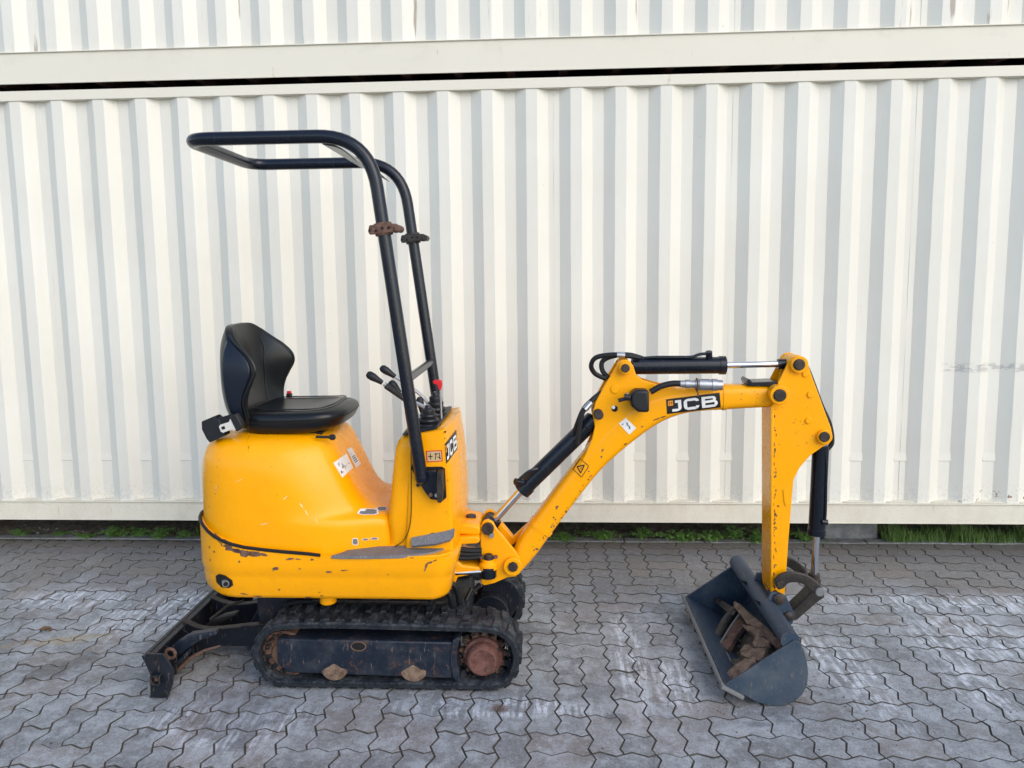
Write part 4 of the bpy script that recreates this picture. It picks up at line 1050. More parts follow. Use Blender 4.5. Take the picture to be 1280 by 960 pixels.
# ---------- controls
bm = new(); tp = [P(x, y, Y) for x, y, Y in ((501, 549, 2.95), (556, 544, 2.95), (560, 533, 3.1))]
r1 = slope_top(cons_ring(1.05, cx(500, 1.04), 2.95, cx(546, 1.05), cx(554, 1.05, 3.1), 3.08, .03), .006)
r2 = [p+(cc0-p)*.06+Vector((0, 0, .012)) for p in r1]; loft(bm, [r1, r2]); mk('console_top', bm, PLAST, EX, bevel=.002)
def boot(x, y, Y, w_, h, nm='lever_boot'):
    b = P(x, y, Y); b.z = 1.043+(b.x+.56)*.20; bm = new(); prof = []; n = 4
    for k in range(n):
        t = k/n; r_ = w_*(1-t*.62); prof += [(h*t, r_), (h*(t+.08), r_*1.05), (h*(t+.16), r_*.98), (h*(t+.2), r_*.78)]
    prof += [(h*.98, w_*.3), (h*1.12, w_*.22)]
    lathe(bm, b, (0, 0, 1), prof, 24); mk(nm, bm, PLAST, EX)
    return b+Vector((0, 0, h*1.1))
b1 = boot(536, 538, 3.03, .050, .078); b2 = boot(545, 528, 3.27, .050, .095)
def lever(pts, knob_a, knob_b, r_=.0075, kr=.020, mat=ZINC):
    lv_ = thing_part('control_lever', EX); bm = new(); tube(bm, round_path(pts, .04, 6), r_, 10); mk('lever_rod', bm, mat, EX)
    bm = new(); d = (knob_b-knob_a).normalized(); L_ = (knob_b-knob_a).length
    lathe(bm, knob_a, d, [(0, kr*.55), (L_*.3, kr*.75), (L_*.6, kr), (L_*.85, kr*.95), (L_*.97, kr*.6), (L_, kr*.2)], 18); mk('lever_knob', bm, PLAST, EX)
    bpy.data.objects.remove(lv_)
Yl = 3.06
lever([b1, P(535, 512, 3.04), P(528, 507, 3.05), P(505, 497.5, Yl), P(480, 480, Yl)], P(478, 478.5, Yl), P(458.5, 466.5, Yl), .0085, .0175)
bm = new(); cyl(bm, P(508, 500, Yl), P(482, 482, Yl), .0125, 12); mk('lever_sleeve', bm, DARKSTEEL, EX)
Yl = 3.32
lever([b2, P(539, 512, 3.31), P(534, 503, 3.32), P(527, 494, 3.32), P(495, 471, Yl)], P(494, 471, Yl), P(475.5, 458.5, Yl), .0075, .018)
Yl = 3.18
lever([P(527, 528, 3.16), P(521, 515, 3.18), P(505, 494, Yl), P(499, 489, Yl)], P(500, 491, Yl), P(487, 476.5, Yl), .007, .018)
lever([P(538, 534, 3.20), P(532, 520, 3.2), P(528, 510, 3.2)], P(527.5, 516, 3.2), P(524, 496, 3.2), .006, .016, CHROME)
bm = new(); tube(bm, [P(552.5, 536, 3.12), P(550.5, 486, 3.12)], .004, 8); mk('lock_rod', bm, ZINC, EX)
bm = new(); tb = [P(x, y, 3.12) for x, y in ((541, 476), (544, 474.5), (552, 475), (553, 480), (551.5, 487.5), (548.5, 487.5), (547, 481), (541.5, 479.5))]; prism(bm, tb, 3.112, 3.128); mk('lock_knob', bm, REDP, EX, bevel=.003)
bm = new(); prism(bm, [P(x, y, 3.5) for x, y in ((576, 619), (586, 612), (585.5, 617), (578, 624))], 3.46, 3.47); mk('front_bracket', bm, ZINC, EX)
# ---------- seat
seat = thing_part('operator_seat', EX)
def seat_back():
    lv = [(1.035, -1.30, -1.245, -1.20, .185), (1.075, -1.335, -1.255, -1.195, .205), (1.12, -1.355, -1.27, -1.205, .218), (1.18, -1.368, -1.285, -1.205, .226), (1.24, -1.374, -1.295, -1.176, .231), (1.29, -1.376, -1.30, -1.150, .233), (1.33, -1.376, -1.305, -1.156, .230), (1.37, -1.373, -1.308, -1.190, .220), (1.41, -1.366, -1.31, -1.240, .200), (1.445, -1.355, -1.312, -1.275, .170), (1.472, -1.343, -1.314, -1.300, .130), (1.483, -1.333, -1.317, -1.312, .085)]
    sh_, pad = new(), new(); RS, RP = [], []
    for z, xb, xc, xw, w_ in lv:
        r = []; n = 14
        for k in range(n+1):
            s = -1+2*k/n; ss = math.copysign(abs(s)**.85, s); x = xc+(xw-xc)*abs(s)**2.6+.006*0; r.append(Vector((x, YC+w_*ss, z)))
        for k in range(n+1):
            s = 1-2*k/n; x = xb+(xw-.030-xb)*abs(s)**2.6*.9; x = min(x, xw-.006); r.append(Vector((x, YC+w_*1.0*math.copysign(abs(s)**.6, s)*1.012, z)))
        RS.append(r)
    loft(sh_, RS); o = mk('backrest', sh_, VINYL, seat, ang=180); m = o.modifiers.new('s', 'SUBSURF'); m.levels = m.render_levels = 2
    # side shells
    for sgn in (-1, 1):
        bm = new(); R = []
        for z, xb, xc, xw, w_ in lv[1:-2]:
            yy = YC+sgn*(w_*1.012+.004); R.append([Vector((xb+.052, yy-sgn*.022, z)), Vector((xb+.068, yy-sgn*.004, z)), Vector((xb+(xw-xb)*.55, yy, z)), Vector((xw-.034, yy, z)), Vector((xw-.026, yy-sgn*.006, z)), Vector((xb+(xw-xb)*.55, yy-sgn*.024, z))])
        loft(bm, R); q = mk('side_shell', bm, SHELL, seat, ang=180); m = q.modifiers.new('s', 'SUBSURF'); m.levels = m.render_levels = 1
        # piping along the wing
        bm = new(); pp = []
        for z, xb, xc, xw, w_ in lv[1:-2]: pp.append(Vector((xw-.020, YC+sgn*(w_+.005), z)))
        tube(bm, spline(pp, 4), .0055, 8); mk('wing_piping', bm, VINYL, seat)
    # stitched creases on the backrest face
    for sgn in (-1, 1):
        bm = new(); pp = []
        for z, xb, xc, xw, w_ in lv[1:9]:
            s = .52+.12*max(0, (z-1.3)/.1); x = xc+(xw-xc)*s**2.6+.0022; pp.append(Vector((x, YC+sgn*w_*(s**.85), z)))
        tube(bm, spline(pp, 4), .0035, 6); mk('backrest_crease', bm, VINYL, seat)
seat_back()
bm = new(); R = []
def cush_bottom(x): return 1.026+.030*max(0, min(1, (x+1.10)/.26))**1.6
N = 36
def cush_ring(x0, x1, hw, z, tb):
    r = []
    for k in range(N):
        a = 2*math.pi*k/N; c_, s_ = math.cos(a), math.sin(a); e = .42 if c_ < 0 else .56
        x = (x0+x1)/2+(x1-x0)/2*math.copysign(abs(c_)**e, c_); y = YC+hw*math.copysign(abs(s_)**e, s_)*(1-.06*max(0, (x+1.0)/.25)**2)
        zz = z+tb*(cush_bottom(x)-1.026)
        r.append(Vector((x, y, zz)))
    return r
def dish(r, amt, bol):
    out = []
    for p in r:
        u = abs(p.y-YC)/.22; p = p+Vector((0, 0, .016*(1-min(1, u*u*1.6))*max(0, 1-abs((p.x+.92)/.13)**2)))
        out.append(Vector((p.x, p.y, p.z-amt*(1-u**2)*max(0, min(1, (-.86-p.x)/.12+.4))+bol*u**3)))
    return out
X0, X1 = -1.262, -.828
R = [cush_ring(X0+.03, X1-.055, .175, 1.022, .9), cush_ring(X0+.012, X1-.020, .208, 1.030, .95), cush_ring(X0, X1-.012, .222, 1.052, .8), cush_ring(X0, X1-.002, .226, 1.078, .55), cush_ring(X0+.001, X1-.004, .2245, 1.082, .52), cush_ring(X0, X1, .227, 1.086, .48), cush_ring(X0, X1-.003, .226, 1.104, .36), cush_ring(X0+.004, X1-.018, .216, 1.118, .28), dish(cush_ring(X0+.015, X1-.045, .19, 1.127, .2), .004, .004), dish(cush_ring(X0+.04, X1-.09, .15, 1.128, .16), .010, .003), dish(cush_ring(X0+.08, X1-.16, .09, 1.128, .12), .016, 0), dish(cush_ring(X0+.14, X1-.22, .03, 1.128, .1), .018, 0)]
loft(bm, R); o = mk('seat_cushion', bm, VINYL, seat, ang=180); m = o.modifiers.new('s', 'SUBSURF'); m.levels = m.render_levels = 1
bm = new(); rg = cush_ring(X0, X1-.003, .2262, 1.0835, .52); tube(bm, rg+[rg[0]], .0022, 6, False); mk('cushion_seam', bm, DARK, seat)
bm = new(); rg = dish(cush_ring(X0+.02, X1-.055, .178, 1.130, .2), .003, .004); tube(bm, rg+[rg[0]], .0028, 6, False); mk('cushion_piping', bm, VINYL, seat)
bm = new(); box(bm, -1.20, -.93, YC-.16, YC+.16, 1.015, 1.035); mk('seat_base', bm, DARK, seat, bevel=.004)
bm = new(); tube(bm, [P(395, 546, 2.98), P(414, 546.5, 2.985)], .006, 8); lathe(bm, P(411, 546.5, 2.985), (1, 0, 0), [(0, .006), (.008, .012), (.022, .012), (.028, .006)], 12); mk('slide_lever', bm, PLAST, seat)
# seat belt
Yb = 2.935
bm = new(); prism(bm, [P(x, y, Yb) for x, y in ((251.5, 527), (267, 520.5), (271.5, 524), (274, 523.5), (281, 545), (262, 553.5), (258, 549), (252, 537))], Yb, Yb+.06); mk('belt_reel', bm, PLAST, seat, bevel=.004, seg=3)
bm = new(); prism(bm, [P(x, y, Yb-.01) for x, y in ((270, 524), (288, 518), (292, 530), (277, 536))], Yb+.004, Yb+.02); mk('belt_webbing', bm, HOSE, seat, bevel=.001)
bm = new(); tg = [P(x, y, Yb-.02) for x, y in ((273.5, 533.5), (275, 531), (286, 527.5), (287.5, 523.5), (290, 523), (294.5, 536.5), (292.5, 539), (290.5, 536.5), (279, 541), (276, 540))]
prism(bm, tg, Yb-.020, Yb-.016); mk('buckle_tongue', bm, m_simple('pale_steel', (.75, .72, .66), .35, .3), seat, bevel=.0008)
bm = new(); prism(bm, [P(x, y, Yb-.02) for x, y in ((276.5, 533.8), (280.5, 532.3), (281.7, 536), (277.8, 537.3))], Yb-.021, Yb-.0195); mk('tongue_slot', bm, DARK, seat)
bm = new(); prism(bm, [P(x, y, Yb-.02) for x, y in ((287, 521), (294.5, 517), (304, 533), (301, 537), (296, 539.5))], Yb-.024, Yb+.01); mk('belt_guide', bm, PLAST, seat, bevel=.003)
bm = new(); box(bm, -1.215, -1.19, 3.44, 3.462, 1.085, 1.135); mk('buckle_socket', bm, PLAST, seat, bevel=.004)
bm = new(); box(bm, -1.212, -1.193, 3.444, 3.458, 1.134, 1.146); mk('release_button', bm, REDP, seat, bevel=.002)
# ---------- swing post
SW = thing_part('swing_post', EX)
bm = new(); pr = [P(x, y, 3.10) for x, y in ((570, 656), (586, 655), (600, 657.5), (601, 668), (596, 670), (571, 668.5))]; prism(bm, pr, 3.10, 3.30); mk('upper_ear', bm, YEL, SW, bevel=.012, seg=3)
bm = new(); pr = [P(x, y, 3.08) for x, y in ((566, 672), (598, 670.5), (600, 677), (597, 680), (572, 681), (572, 702), (578, 707), (600, 709.5), (600, 717), (572, 722), (566, 737), (560, 738))]; prism(bm, pr, 3.08, 3.32); mk('body_bracket', bm, YEL, SW, bevel=.008, seg=3)
ycyl('ear_cap', 589, 656, .001, 3.1, 3.1005, DARK, SW)
c = P(589, 657.5, 3.2); bm = new(); cyl(bm, (c.x, 3.2, P(589, 657, 3.10).z-.004), (c.x, 3.2, P(589, 655.5, 3.10).z+.010), .022, 20); mk('king_pin', bm, PIN, SW, bevel=.003)
for k in range(7):
    bm = new(); yy = 3.10+.022*k; dz = .004*math.sin(k*2.1); z0_ = .010*(k % 3)-.012
    a_ = P(570, 691, yy); b_ = P(602, 691, yy); tube(bm, spline([a_+Vector((0, 0, z0_*1.5)), a_.lerp(b_, .35)+Vector((0, 0, z0_)), a_.lerp(b_, .7)+Vector((0, 0, z0_*.8-.003)), b_+Vector((0, 0, z0_*.6))], 5), .013, 10); mk('hose_bundle', bm, HOSE, SW)
for k in range(3):
    bm = new(); a_ = P(570, 686+k*5.5, 3.085); b_ = P(602, 688+k*3.6, 3.10); tube(bm, [a_, a_.lerp(b_, .5)+Vector((0, 0, -.004)), b_], .0125, 10); mk('hose_bundle', bm, HOSE, SW)
plate = [(600.5, 658), (604, 651.5), (610, 649.5), (616.5, 653), (620, 660), (643.5, 688), (651, 700), (652, 713), (645, 720.5), (634, 722), (618, 729), (605, 732), (601, 729), (602, 718), (600.5, 700)]
for ya, yb in ((3.118, 3.138), (3.262, 3.282)):
    bm = new(); prism(bm, [P(x, y, 3.12) for x, y in plate], ya, yb); mk('side_plate', bm, YEL, SW, bevel=.004)
bm = new(); prism(bm, [P(x, y, 3.12) for x, y in ((601, 680), (625, 681), (634, 700), (632, 716), (604, 722))], 3.137, 3.263); mk('post_core', bm, YEL, SW, bevel=.006)
ycyl('swing_pin', 609.5, 662, .026, 3.098, 3.30, PIN, SW, bevel=.003); ycyl('pin_keeper', 614.5, 670, .010, 3.095, 3.12, ZINC, SW)
bm = new(); prism(bm, [P(x, y, 3.10) for x, y in ((606, 659), (612, 658), (617, 669), (615, 673), (612, 672))], 3.100, 3.108); mk('keeper_plate', bm, PIN, SW, bevel=.002)
c = P(610, 701, 3.10); bm = new(); lathe(bm, (c.x, 3.105, c.z-.035), (0, 0, 1), [(0, .034), (.0, .040), (.020, .040), (.024, .036), (.030, .03), (.042, .028), (.046, .018), (.05, .016)], 24); mk('ram_knuckle', bm, YEL, SW)
c = P(610, 700, 3.07); bm = new(); lathe(bm, (c.x, 3.10, c.z-.006), (0, 0, 1), [(0, .022), (.012, .022), (.014, .018), (.02, .016)], 20); mk('knuckle_cap', bm, PIN, SW)
for dx_ in (-.03, .03):
    bm = new(); cyl(bm, (c.x+dx_, 3.095, c.z-.002), (c.x+dx_, 3.095, c.z+.010), .010, 8); mk('bolt', bm, RUST, SW, bevel=.001)
c = P(610, 714, 3.09); bm = new(); cyl(bm, (c.x, 3.10, c.z-.030), (c.x, 3.10, c.z+.022), .036, 24); mk('ram_eye', bm, BLK, SW, bevel=.004)
bm = new(); cyl(bm, P(556, 717, 3.09), P(602, 714, 3.09), .0125, 16); mk('swing_ram_rod', bm, CHROME, SW)
ycyl('grease_bolt', 588.5, 724, .007, 3.07, 3.085, DARKSTEEL, SW)
# far yoke behind the boom foot
bm = new(); prism(bm, [P(x, y, 3.25) for x, y in ((618, 650), (622, 650), (641, 671), (661, 652), (664, 656), (644, 684), (636, 690), (628, 670))], 3.245, 3.262); mk('yoke_plate', bm, YEL, SW, bevel=.003)
bm = new(); tube(bm, spline([P(636, 690, 3.2), P(648, 682, 3.2), P(660, 668, 3.22)], 6), .02, 10); mk('boom_hose', bm, HOSE, SW)
# ---------- boom
BM = thing_part('boom', EX)
BY0, BY1 = 3.146, 3.254
def box_loft(ctr, hw=.054, rc=.032, Yc=YC, n=6):
    """rounded box section swept along the centre line; ctr = [(px, py, half height in px)]"""
    q = spline([Vector((a, b, c)) for a, b, c in ctr], 5); pts = [P(v.x, v.y, Yc) for v in q]; rings = []
    for i, p in enumerate(pts):
        t = (pts[min(i+1, len(pts)-1)]-pts[max(i-1, 0)]).normalized(); nz = Vector((-t.z, 0, t.x)); h = q[i].z/FPX*(p-CP).dot(FW); r_ = min(rc, h*.75); ring = []
        for sx, sz, a0 in ((1, 1, 0), (-1, 1, 90), (-1, -1, 180), (1, -1, 270)):
            for k in range(n): a = math.radians(a0+90*k/(n-1)); ring.append(p+Vector((0, 1, 0))*(sx*(hw-r_)+math.cos(a)*r_)+nz*(sz*(h-r_)+math.sin(a)*r_))
        rings.append(ring)
    return rings
bm = new(); loft(bm, box_loft([(641, 709, 8.5), (650, 696, 12), (661, 679, 14.5), (676, 658, 14.5), (711, 611, 14.5), (738, 577, 15), (757, 556, 17), (778, 536, 19), (800, 519, 19.5), (824, 507, 18), (850, 500, 16.2), (878, 497, 15.3), (903, 495.6, 15.3), (940, 494.5, 14.2), (975, 494, 13)])); btube = mk('boom_tube', bm, YEL, BM, ang=50)
knee = [(740.6, 517), (744.7, 502), (757, 480), (773, 454), (777, 450.5), (782, 449.5), (787, 451), (791.5, 457), (795.3, 469), (804, 475.5), (816.5, 479.5), (835, 484), (851.7, 487), (880, 484), (903, 480.2), (903, 492), (850, 506), (812, 524), (780, 548), (752, 574), (735, 590), (722, 588), (733.5, 564), (740, 549), (743.5, 533)]
for ya, yb in ((BY0+.002, BY0+.014), (BY1-.014, BY1-.002)):
    bm = new(); prism(bm, px(knee, BY0), ya, yb); kp = mk('knee_plate', bm, YEL, BM, bevel=.003)
    if ya < 3.2: near_plate = kp
bm = new(); loft(bm, box_loft([(901, 495.7, 16.2), (905.5, 495.6, 16.2)], .0565, .034)); mk('boom_collar', bm, YEL, BM, ang=50)
bm = new(); loft(bm, box_loft([(675, 659.5, 15.6), (677.5, 656, 15.6)], .057, .034)); mk('weld_band', bm, YEL, BM, ang=50)
ycyl('foot_boss', 641, 709, .040, 3.095, 3.305, YEL, BM, bevel=.003); ycyl('foot_pin', 641.2, 709.3, .022, 3.085, 3.315, PIN, BM, seg=8, bevel=.003)
ycyl('pivot_boss', 975, 494, .040, 3.10, 3.30, YEL, BM, bevel=.003); ycyl('pivot_pin', 975.5, 494.5, .026, 3.092, 3.308, PIN, BM, bevel=.004)
ycyl('ram_boss', 782, 460.5, .027, 3.118, 3.282, YEL, BM, bevel=.003); ycyl('ram_pin', 782, 460.5, .0175, 3.105, 3.29, PIN, BM, bevel=.003)
ycyl('ram_pin', 748.5, 519, .0205, 3.105, 3.29, PIN, BM, bevel=.003)
ycyl('cross_tube_end', 769, 486.5, .019, 3.143, 3.149, YEL, BM, bevel=.002); ycyl('plate_hole', 768.5, 511, .013, 3.1455, 3.149, DARK, BM); ycyl('painted_hole_light', 766.8, 509.2, .0075, 3.1448, 3.1455, WHITE, BM)  # flat discs: dark of the hole and brightness seen through it painted on
bm = new(); prism(bm, px([(936, 478.5), (938, 475), (940, 475.5), (943, 479), (975, 478), (975, 484), (938, 484)], 3.12), 3.15, 3.25); mk('stop_bracket', bm, BLK, BM, bevel=.002)
# work lamp hanging off the boom side
LP = thing_part('work_lamp', EX)
bm = new(); prism(bm, px([(788, 500), (790, 491), (796, 487.5), (811.5, 488), (812, 516), (798, 515.5), (790, 509)], 3.07), 3.07, 3.143); mk('lamp_housing', bm, PLAST, LP, bevel=.012, seg=4)
bm = new(); c = P(788, 497, 3.08); cyl(bm, c, c+Vector((-.025, 0, .003)), .014, 14); cyl(bm, c+Vector((-.018, 0, -.004)), c+Vector((-.050, 0, -.012)), .008, 12); mk('lamp_plug', bm, PLAST, LP)
bm = new(); c = P(784, 491, 3.08); cyl(bm, c, c+Vector((0, 0, -.025)), .006, 10); mk('lamp_clip', bm, ZINC, LP)
# dipper ram (top)
DR = thing_part('dipper_ram', EX)
a_, b_, e_ = P(789, 457.5, YC), P(907.5, 456.5, YC), P(978, 454.8, YC)
bm = new(); d = (b_-a_).normalized(); lathe(bm, a_, d, [(0, .028), (.004, .036), ((b_-a_).length-.03, .036), ((b_-a_).length-.029, .0395), ((b_-a_).length-.003, .0395), ((b_-a_).length, .03)], 28); mk('ram_barrel', bm, BLK, DR)
bm = new(); cyl(bm, b_, e_, .0135, 18); mk('ram_rod', bm, CHROME, DR)
bm = new(); tube(bm, [P(982, 455, YC), P(972, 455, YC)], .022, 14); mk('rod_eye', bm, BLK, DR)
bm = new(); tube(bm, round_path([P(797, 448, 3.19), P(820, 446.5, 3.18), P(866, 446.5, 3.18), P(874, 442.5, 3.18), P(886, 442, 3.18)], .02, 5), .0065, 10); cyl(bm, P(886, 439.5, 3.18), P(886.5, 449, 3.19), .014, 12); mk('feed_pipe', bm, BLK, DR)
for pts in ([P(800, 447, 3.17), P(782, 444.5, 3.16), P(764, 443.5, 3.16), P(745, 447, 3.17), P(739, 457, 3.18), P(744, 467, 3.19), P(758, 474, 3.19)], [P(806, 449, 3.22), P(786, 443.5, 3.22), P(765, 445.5, 3.22), P(753, 452, 3.22), P(753, 463, 3.21), P(761, 473, 3.2)]):
    bm = new(); sp = spline(pts, 10); tube(bm, sp, .0105, 10); mk('ram_hose', bm, HOSE, DR)
bm = new(); cyl(bm, P(771, 443.3, 3.157), P(781, 443.8, 3.157), .0128, 10); mk('hose_fitting', bm, ZINC, DR)
# boom ram
BR = thing_part('boom_ram', EX)
a_, b_, e_ = P(744, 523, YC), P(650.5, 614, YC), P(616, 652.5, YC)
bm = new(); d = (b_-a_).normalized(); L_ = (b_-a_).length; lathe(bm, a_+d*.0, d, [(0, .03), (.006, .041), (.05, .041), (.055, .037), (L_-.045, .037), (L_-.044, .042), (L_-.005, .042), (L_, .030)], 28); mk('ram_barrel', bm, BLK, BR)
bm = new(); cyl(bm, b_, e_, .0165, 18); mk('ram_rod', bm, CHROME, BR)
bm = new(); cyl(bm, P(611, 662, YC), P(620, 648, YC), .030, 16); mk('rod_eye', bm, BLK, BR, bevel=.004)
for pts in ([P(722, 555, 3.14), P(727, 520, 3.14), P(736, 505, 3.15), P(750, 492, 3.17), P(762, 487, 3.19)], [P(716, 545, 3.17), P(728, 514, 3.17), P(740, 500, 3.18), P(752, 490, 3.2)]):
    bm = new(); tube(bm, spline(pts, 10), .0105, 10); mk('ram_hose', bm, HOSE, BR)
bm = new(); cyl(bm, P(731, 512, 3.138), P(739, 503, 3.148), .0128, 10); mk('hose_fitting', bm, ZINC, BR)
bm = new(); tube(bm, round_path([P(700, 568, 3.155), P(690, 570, 3.15), P(648, 602, 3.15), P(644, 606, 3.15)], .02, 5) if False else round_path([P(672, 586, 3.15), P(662, 588, 3.14), P(650, 598, 3.14), P(646, 604, 3.15)], .03, 5), .0065, 8); cyl(bm, P(644, 602, 3.14), P(653, 603, 3.16), .015, 12); mk('feed_pipe', bm, BLK, BR)
# auxiliary hose with quick coupler on top of the boom
AU = thing_part('auxiliary_coupler', EX)
bm = new(); tube(bm, spline([P(813, 490, 3.10), P(826, 483, 3.10), P(840, 479.5, 3.10), P(852, 479.5, 3.10)], 8), .0125, 12); mk('coupler_hose', bm, HOSE, AU)
a_ = P(850, 479.8, 3.10); d = (P(905, 481.5, 3.10)-a_).normalized()
bm = new(); lathe(bm, a_, d, [(0, .014), (.02, .015), (.021, .018), (.040, .018), (.041, .0145), (.060, .015), (.061, .019), (.075, .019), (.076, .023), (.12, .024), (.121, .021), (.128, .021), (.129, .025), (.150, .025), (.151, .021), (.172, .021), (.174, .015)], 20); mk('quick_coupler', bm, ZINC, AU)
bm = new(); c = P(871, 481, 3.10); ring = [c+Vector((0, math.cos(a)*.024, math.sin(a)*.026)) for a in np.linspace(0, 2*math.pi, 17)]; tube(bm, ring, .003, 6, False); tube(bm, [c+Vector((0, -.022, -.02)), c+Vector((.002, -.02, -.045))], .003, 6); mk('coupler_clip', bm, RUST, AU)
# boom decals
BT = bvh(btube)
kt = bvh(near_plate)
class Both:
    def __init__(s, *t): s.t = t
    def ray_cast(s, o, d):
        best = (None, None, None, None); bd = 1e9
        for t in s.t:
            h = t.ray_cast(o, d)
            if h[0] is not None and h[3] < bd: best, bd = h, h[3]
        return best
BT0 = BT; BT = Both(BT, kt)
logo(BT0, [(832.5, 499.2), (899.4, 490.6), (901, 509), (833.8, 517.5)], btube)
Q = [(773.6, 529.2), (782.5, 522.5), (795.3, 535), (786.4, 543.3)]
st = patch('sling_sticker', BT, Q, WHITE, btube, .0012, n=3); shape('sticker_symbol', BT, Q, strip([(.72, .30), (.55, .42), (.62, .6), (.45, .75)], .09)+strip([(.15, .2), (.35, .2)], .05), BLKP, st, .002)
Q = [(725.7, 573), (736.6, 582.5), (727, 597), (716, 586.6)]
fr_ = strip([(.03, .03), (.97, .03), (.97, .97), (.03, .97)], .05, True)
ws = shape('warning_sticker', BT, Q, fr_, BLKP, btube, .0015)
shape('warning_triangle', BT, Q, strip([(.18, .62), (.60, .18), (.72, .80)], .09, True)+strip([(.48, .42), (.54, .60)], .06), BLKP, ws, .0015)
# ---------- dipper
DP = thing_part('dipper_arm', EX)
DY0, DY1 = 3.140, 3.262
dip = [(964.3, 507), (975, 495), (972.5, 478), (978, 468), (986, 452), (991, 445.5), (998, 443.5), (1005, 446.5), (1010, 455), (1016, 473), (1023.5, 493), (1031, 514), (1039, 535), (1041, 546), (1037, 554.5), (1028, 559), (1012.5, 570), (999.5, 585), (992, 600), (989.5, 630), (986, 672), (983.2, 712), (981, 745), (977, 751), (968, 751), (963.5, 742)]
# shaped box: two side plates and the web between
for ya, yb in ((DY0, DY0+.010), (DY1-.010, DY1)):
    bm = new(); prism(bm, px(dip, DY0), ya, yb); dpl = mk('side_plate', bm, YEL, DP, bevel=.003)
    if ya == DY0: near_dip = dpl
web = [(965, 508), (978, 500), (990, 462), (1004, 462), (1016, 495), (1030, 535), (1020, 553), (1000, 572), (985, 598), (980, 700), (976, 742), (964.3, 742)]
bm = new(); prism(bm, px(web, DY0), DY0+.009, DY1-.009); mk('arm_web', bm, m_paint('worn_yellow', (.22, .095, .012), .65, 1., .9, dust=(.08, .045, .022)), DP, bevel=.002)
bm = new(); prism(bm, px([(963.0, 508), (967.0, 508), (966, 742), (963.0, 738)], DY0), DY0-.006, DY1+.006); mk('edge_flange', bm, YEL, DP, bevel=.003)
for x, y, r1_, r2_ in ((999.8, 456, .036, .0235), (1031.5, 546.5, .031, .0215)):
    ycyl('boss', x, y, r1_, 3.122, 3.280, YEL, DP, bevel=.003); ycyl('boss_pin', x, y, r2_, 3.112, 3.290, PIN, DP, bevel=.004)
for x, y in ((1007.5, 467.5), (1013.5, 493.5), (1011, 526)): ycyl('plug_disc', x, y, .0135, 3.134, 3.141, YEL, DP, bevel=.002)
bm = new(); sp = spline([P(1004, 449, 3.2), P(1013, 470, 3.2), P(1026, 505, 3.2), P(1037, 530, 3.2), P(1040, 552, 3.2), P(1034, 562, 3.2)], 8); tube(bm, sp, .010, 10); mk('arm_hose', bm, HOSE, DP)
bm = new(); prism(bm, px([(972, 475), (975, 462), (984, 452), (990, 450), (986, 462), (980, 474)], 3.24), 3.225, 3.24); mk('inner_gusset', bm, YEL, DP)
bm = new(); prism(bm, px([(978.5, 612), (983.5, 611), (984, 626), (986, 631), (982, 633), (980, 628)], DY0), DY0-.004, DY0+.001); mk('hose_bracket', bm, YEL, DP, bevel=.0015)
# bucket ram
KR = thing_part('bucket_ram', EX)
a_, b_, e_ = P(1026, 556, YC), P(1020.5, 669, YC), P(1017.5, 722, YC)
bm = new(); d = (b_-a_).normalized(); L_ = (b_-a_).length; lathe(bm, a_, d, [(0, .03), (.004, .034), (L_-.03, .034), (L_-.029, .037), (L_-.004, .037), (L_, .028)], 28); mk('ram_barrel', bm, BLK, KR)
bm = new(); cyl(bm, b_, e_, .0145, 18); mk('ram_rod', bm, CHROME, KR)
bm = new(); tube(bm, round_path([P(1031, 562, 3.17), P(1033, 580, 3.17), P(1032, 640, 3.17), P(1031, 652, 3.17)], .02, 5), .006, 8); cyl(bm, P(1027, 652, 3.17), P(1034, 653, 3.17), .012, 12); mk('feed_pipe', bm, BLK, KR)
bm = new(); cyl(bm, P(1017.6, 716, YC), P(1017.2, 730, YC), .024, 16); mk('rod_eye', bm, PIN, KR, bevel=.004)
# bucket linkage
LK = thing_part('bucket_linkage', EX)
def arc_link(Y, dx=0, dy=0, mat=DARKSTEEL):
    top = spline([Vector((*p, 0)) for p in ((968, 729), (973, 720), (985, 715.5), (1000, 716.5), (1014, 722), (1026, 732), (1031, 740))], 4); bot = spline([Vector((*p, 0)) for p in ((1026, 747), (1017, 741), (1008, 733), (998, 728.5), (986, 729), (980, 735), (973, 737.5))], 4)
    return [P(p.x+dx, p.y+dy, 3.10) for p in top+bot]
for ya in (3.098, 3.288):
    bm = new(); prism(bm, arc_link(ya), ya, ya+.018); mk('curved_link', bm, DARKSTEEL, LK, bevel=.004)
    for (x, y, r_, m_) in ((976, 731, .017, PIN), (1025, 740.5, .019, EDGE)):
        c = P(x, y, 3.09); bm = new(); y_ = ya-.010 if ya < 3.2 else ya+.018; cyl(bm, (c.x, y_, c.z), (c.x, y_+.012, c.z), r_, 20); mk('link_pin', bm, m_, LK, bevel=.003)
c = P(976, 731, 3.09); bm = new(); cyl(bm, (c.x, 3.10, c.z), (c.x, 3.30, c.z), .014, 16); mk('cross_pin', bm, PIN, LK)
c = P(1025, 740.5, 3.09); bm = new(); cyl(bm, (c.x, 3.10, c.z), (c.x, 3.30, c.z), .015, 16); mk('cross_pin', bm, PIN, LK)
bm = new(); prism(bm, [P(x, y, 3.17) for x, y in ((1019, 733), (1029, 738), (1030, 746), (1021, 752), (1006, 765), (996, 774), (985, 777), (983, 768), (992, 760), (1006, 747))], 3.16, 3.24); mk('tipping_link', bm, DARKSTEEL, LK, bevel=.006)
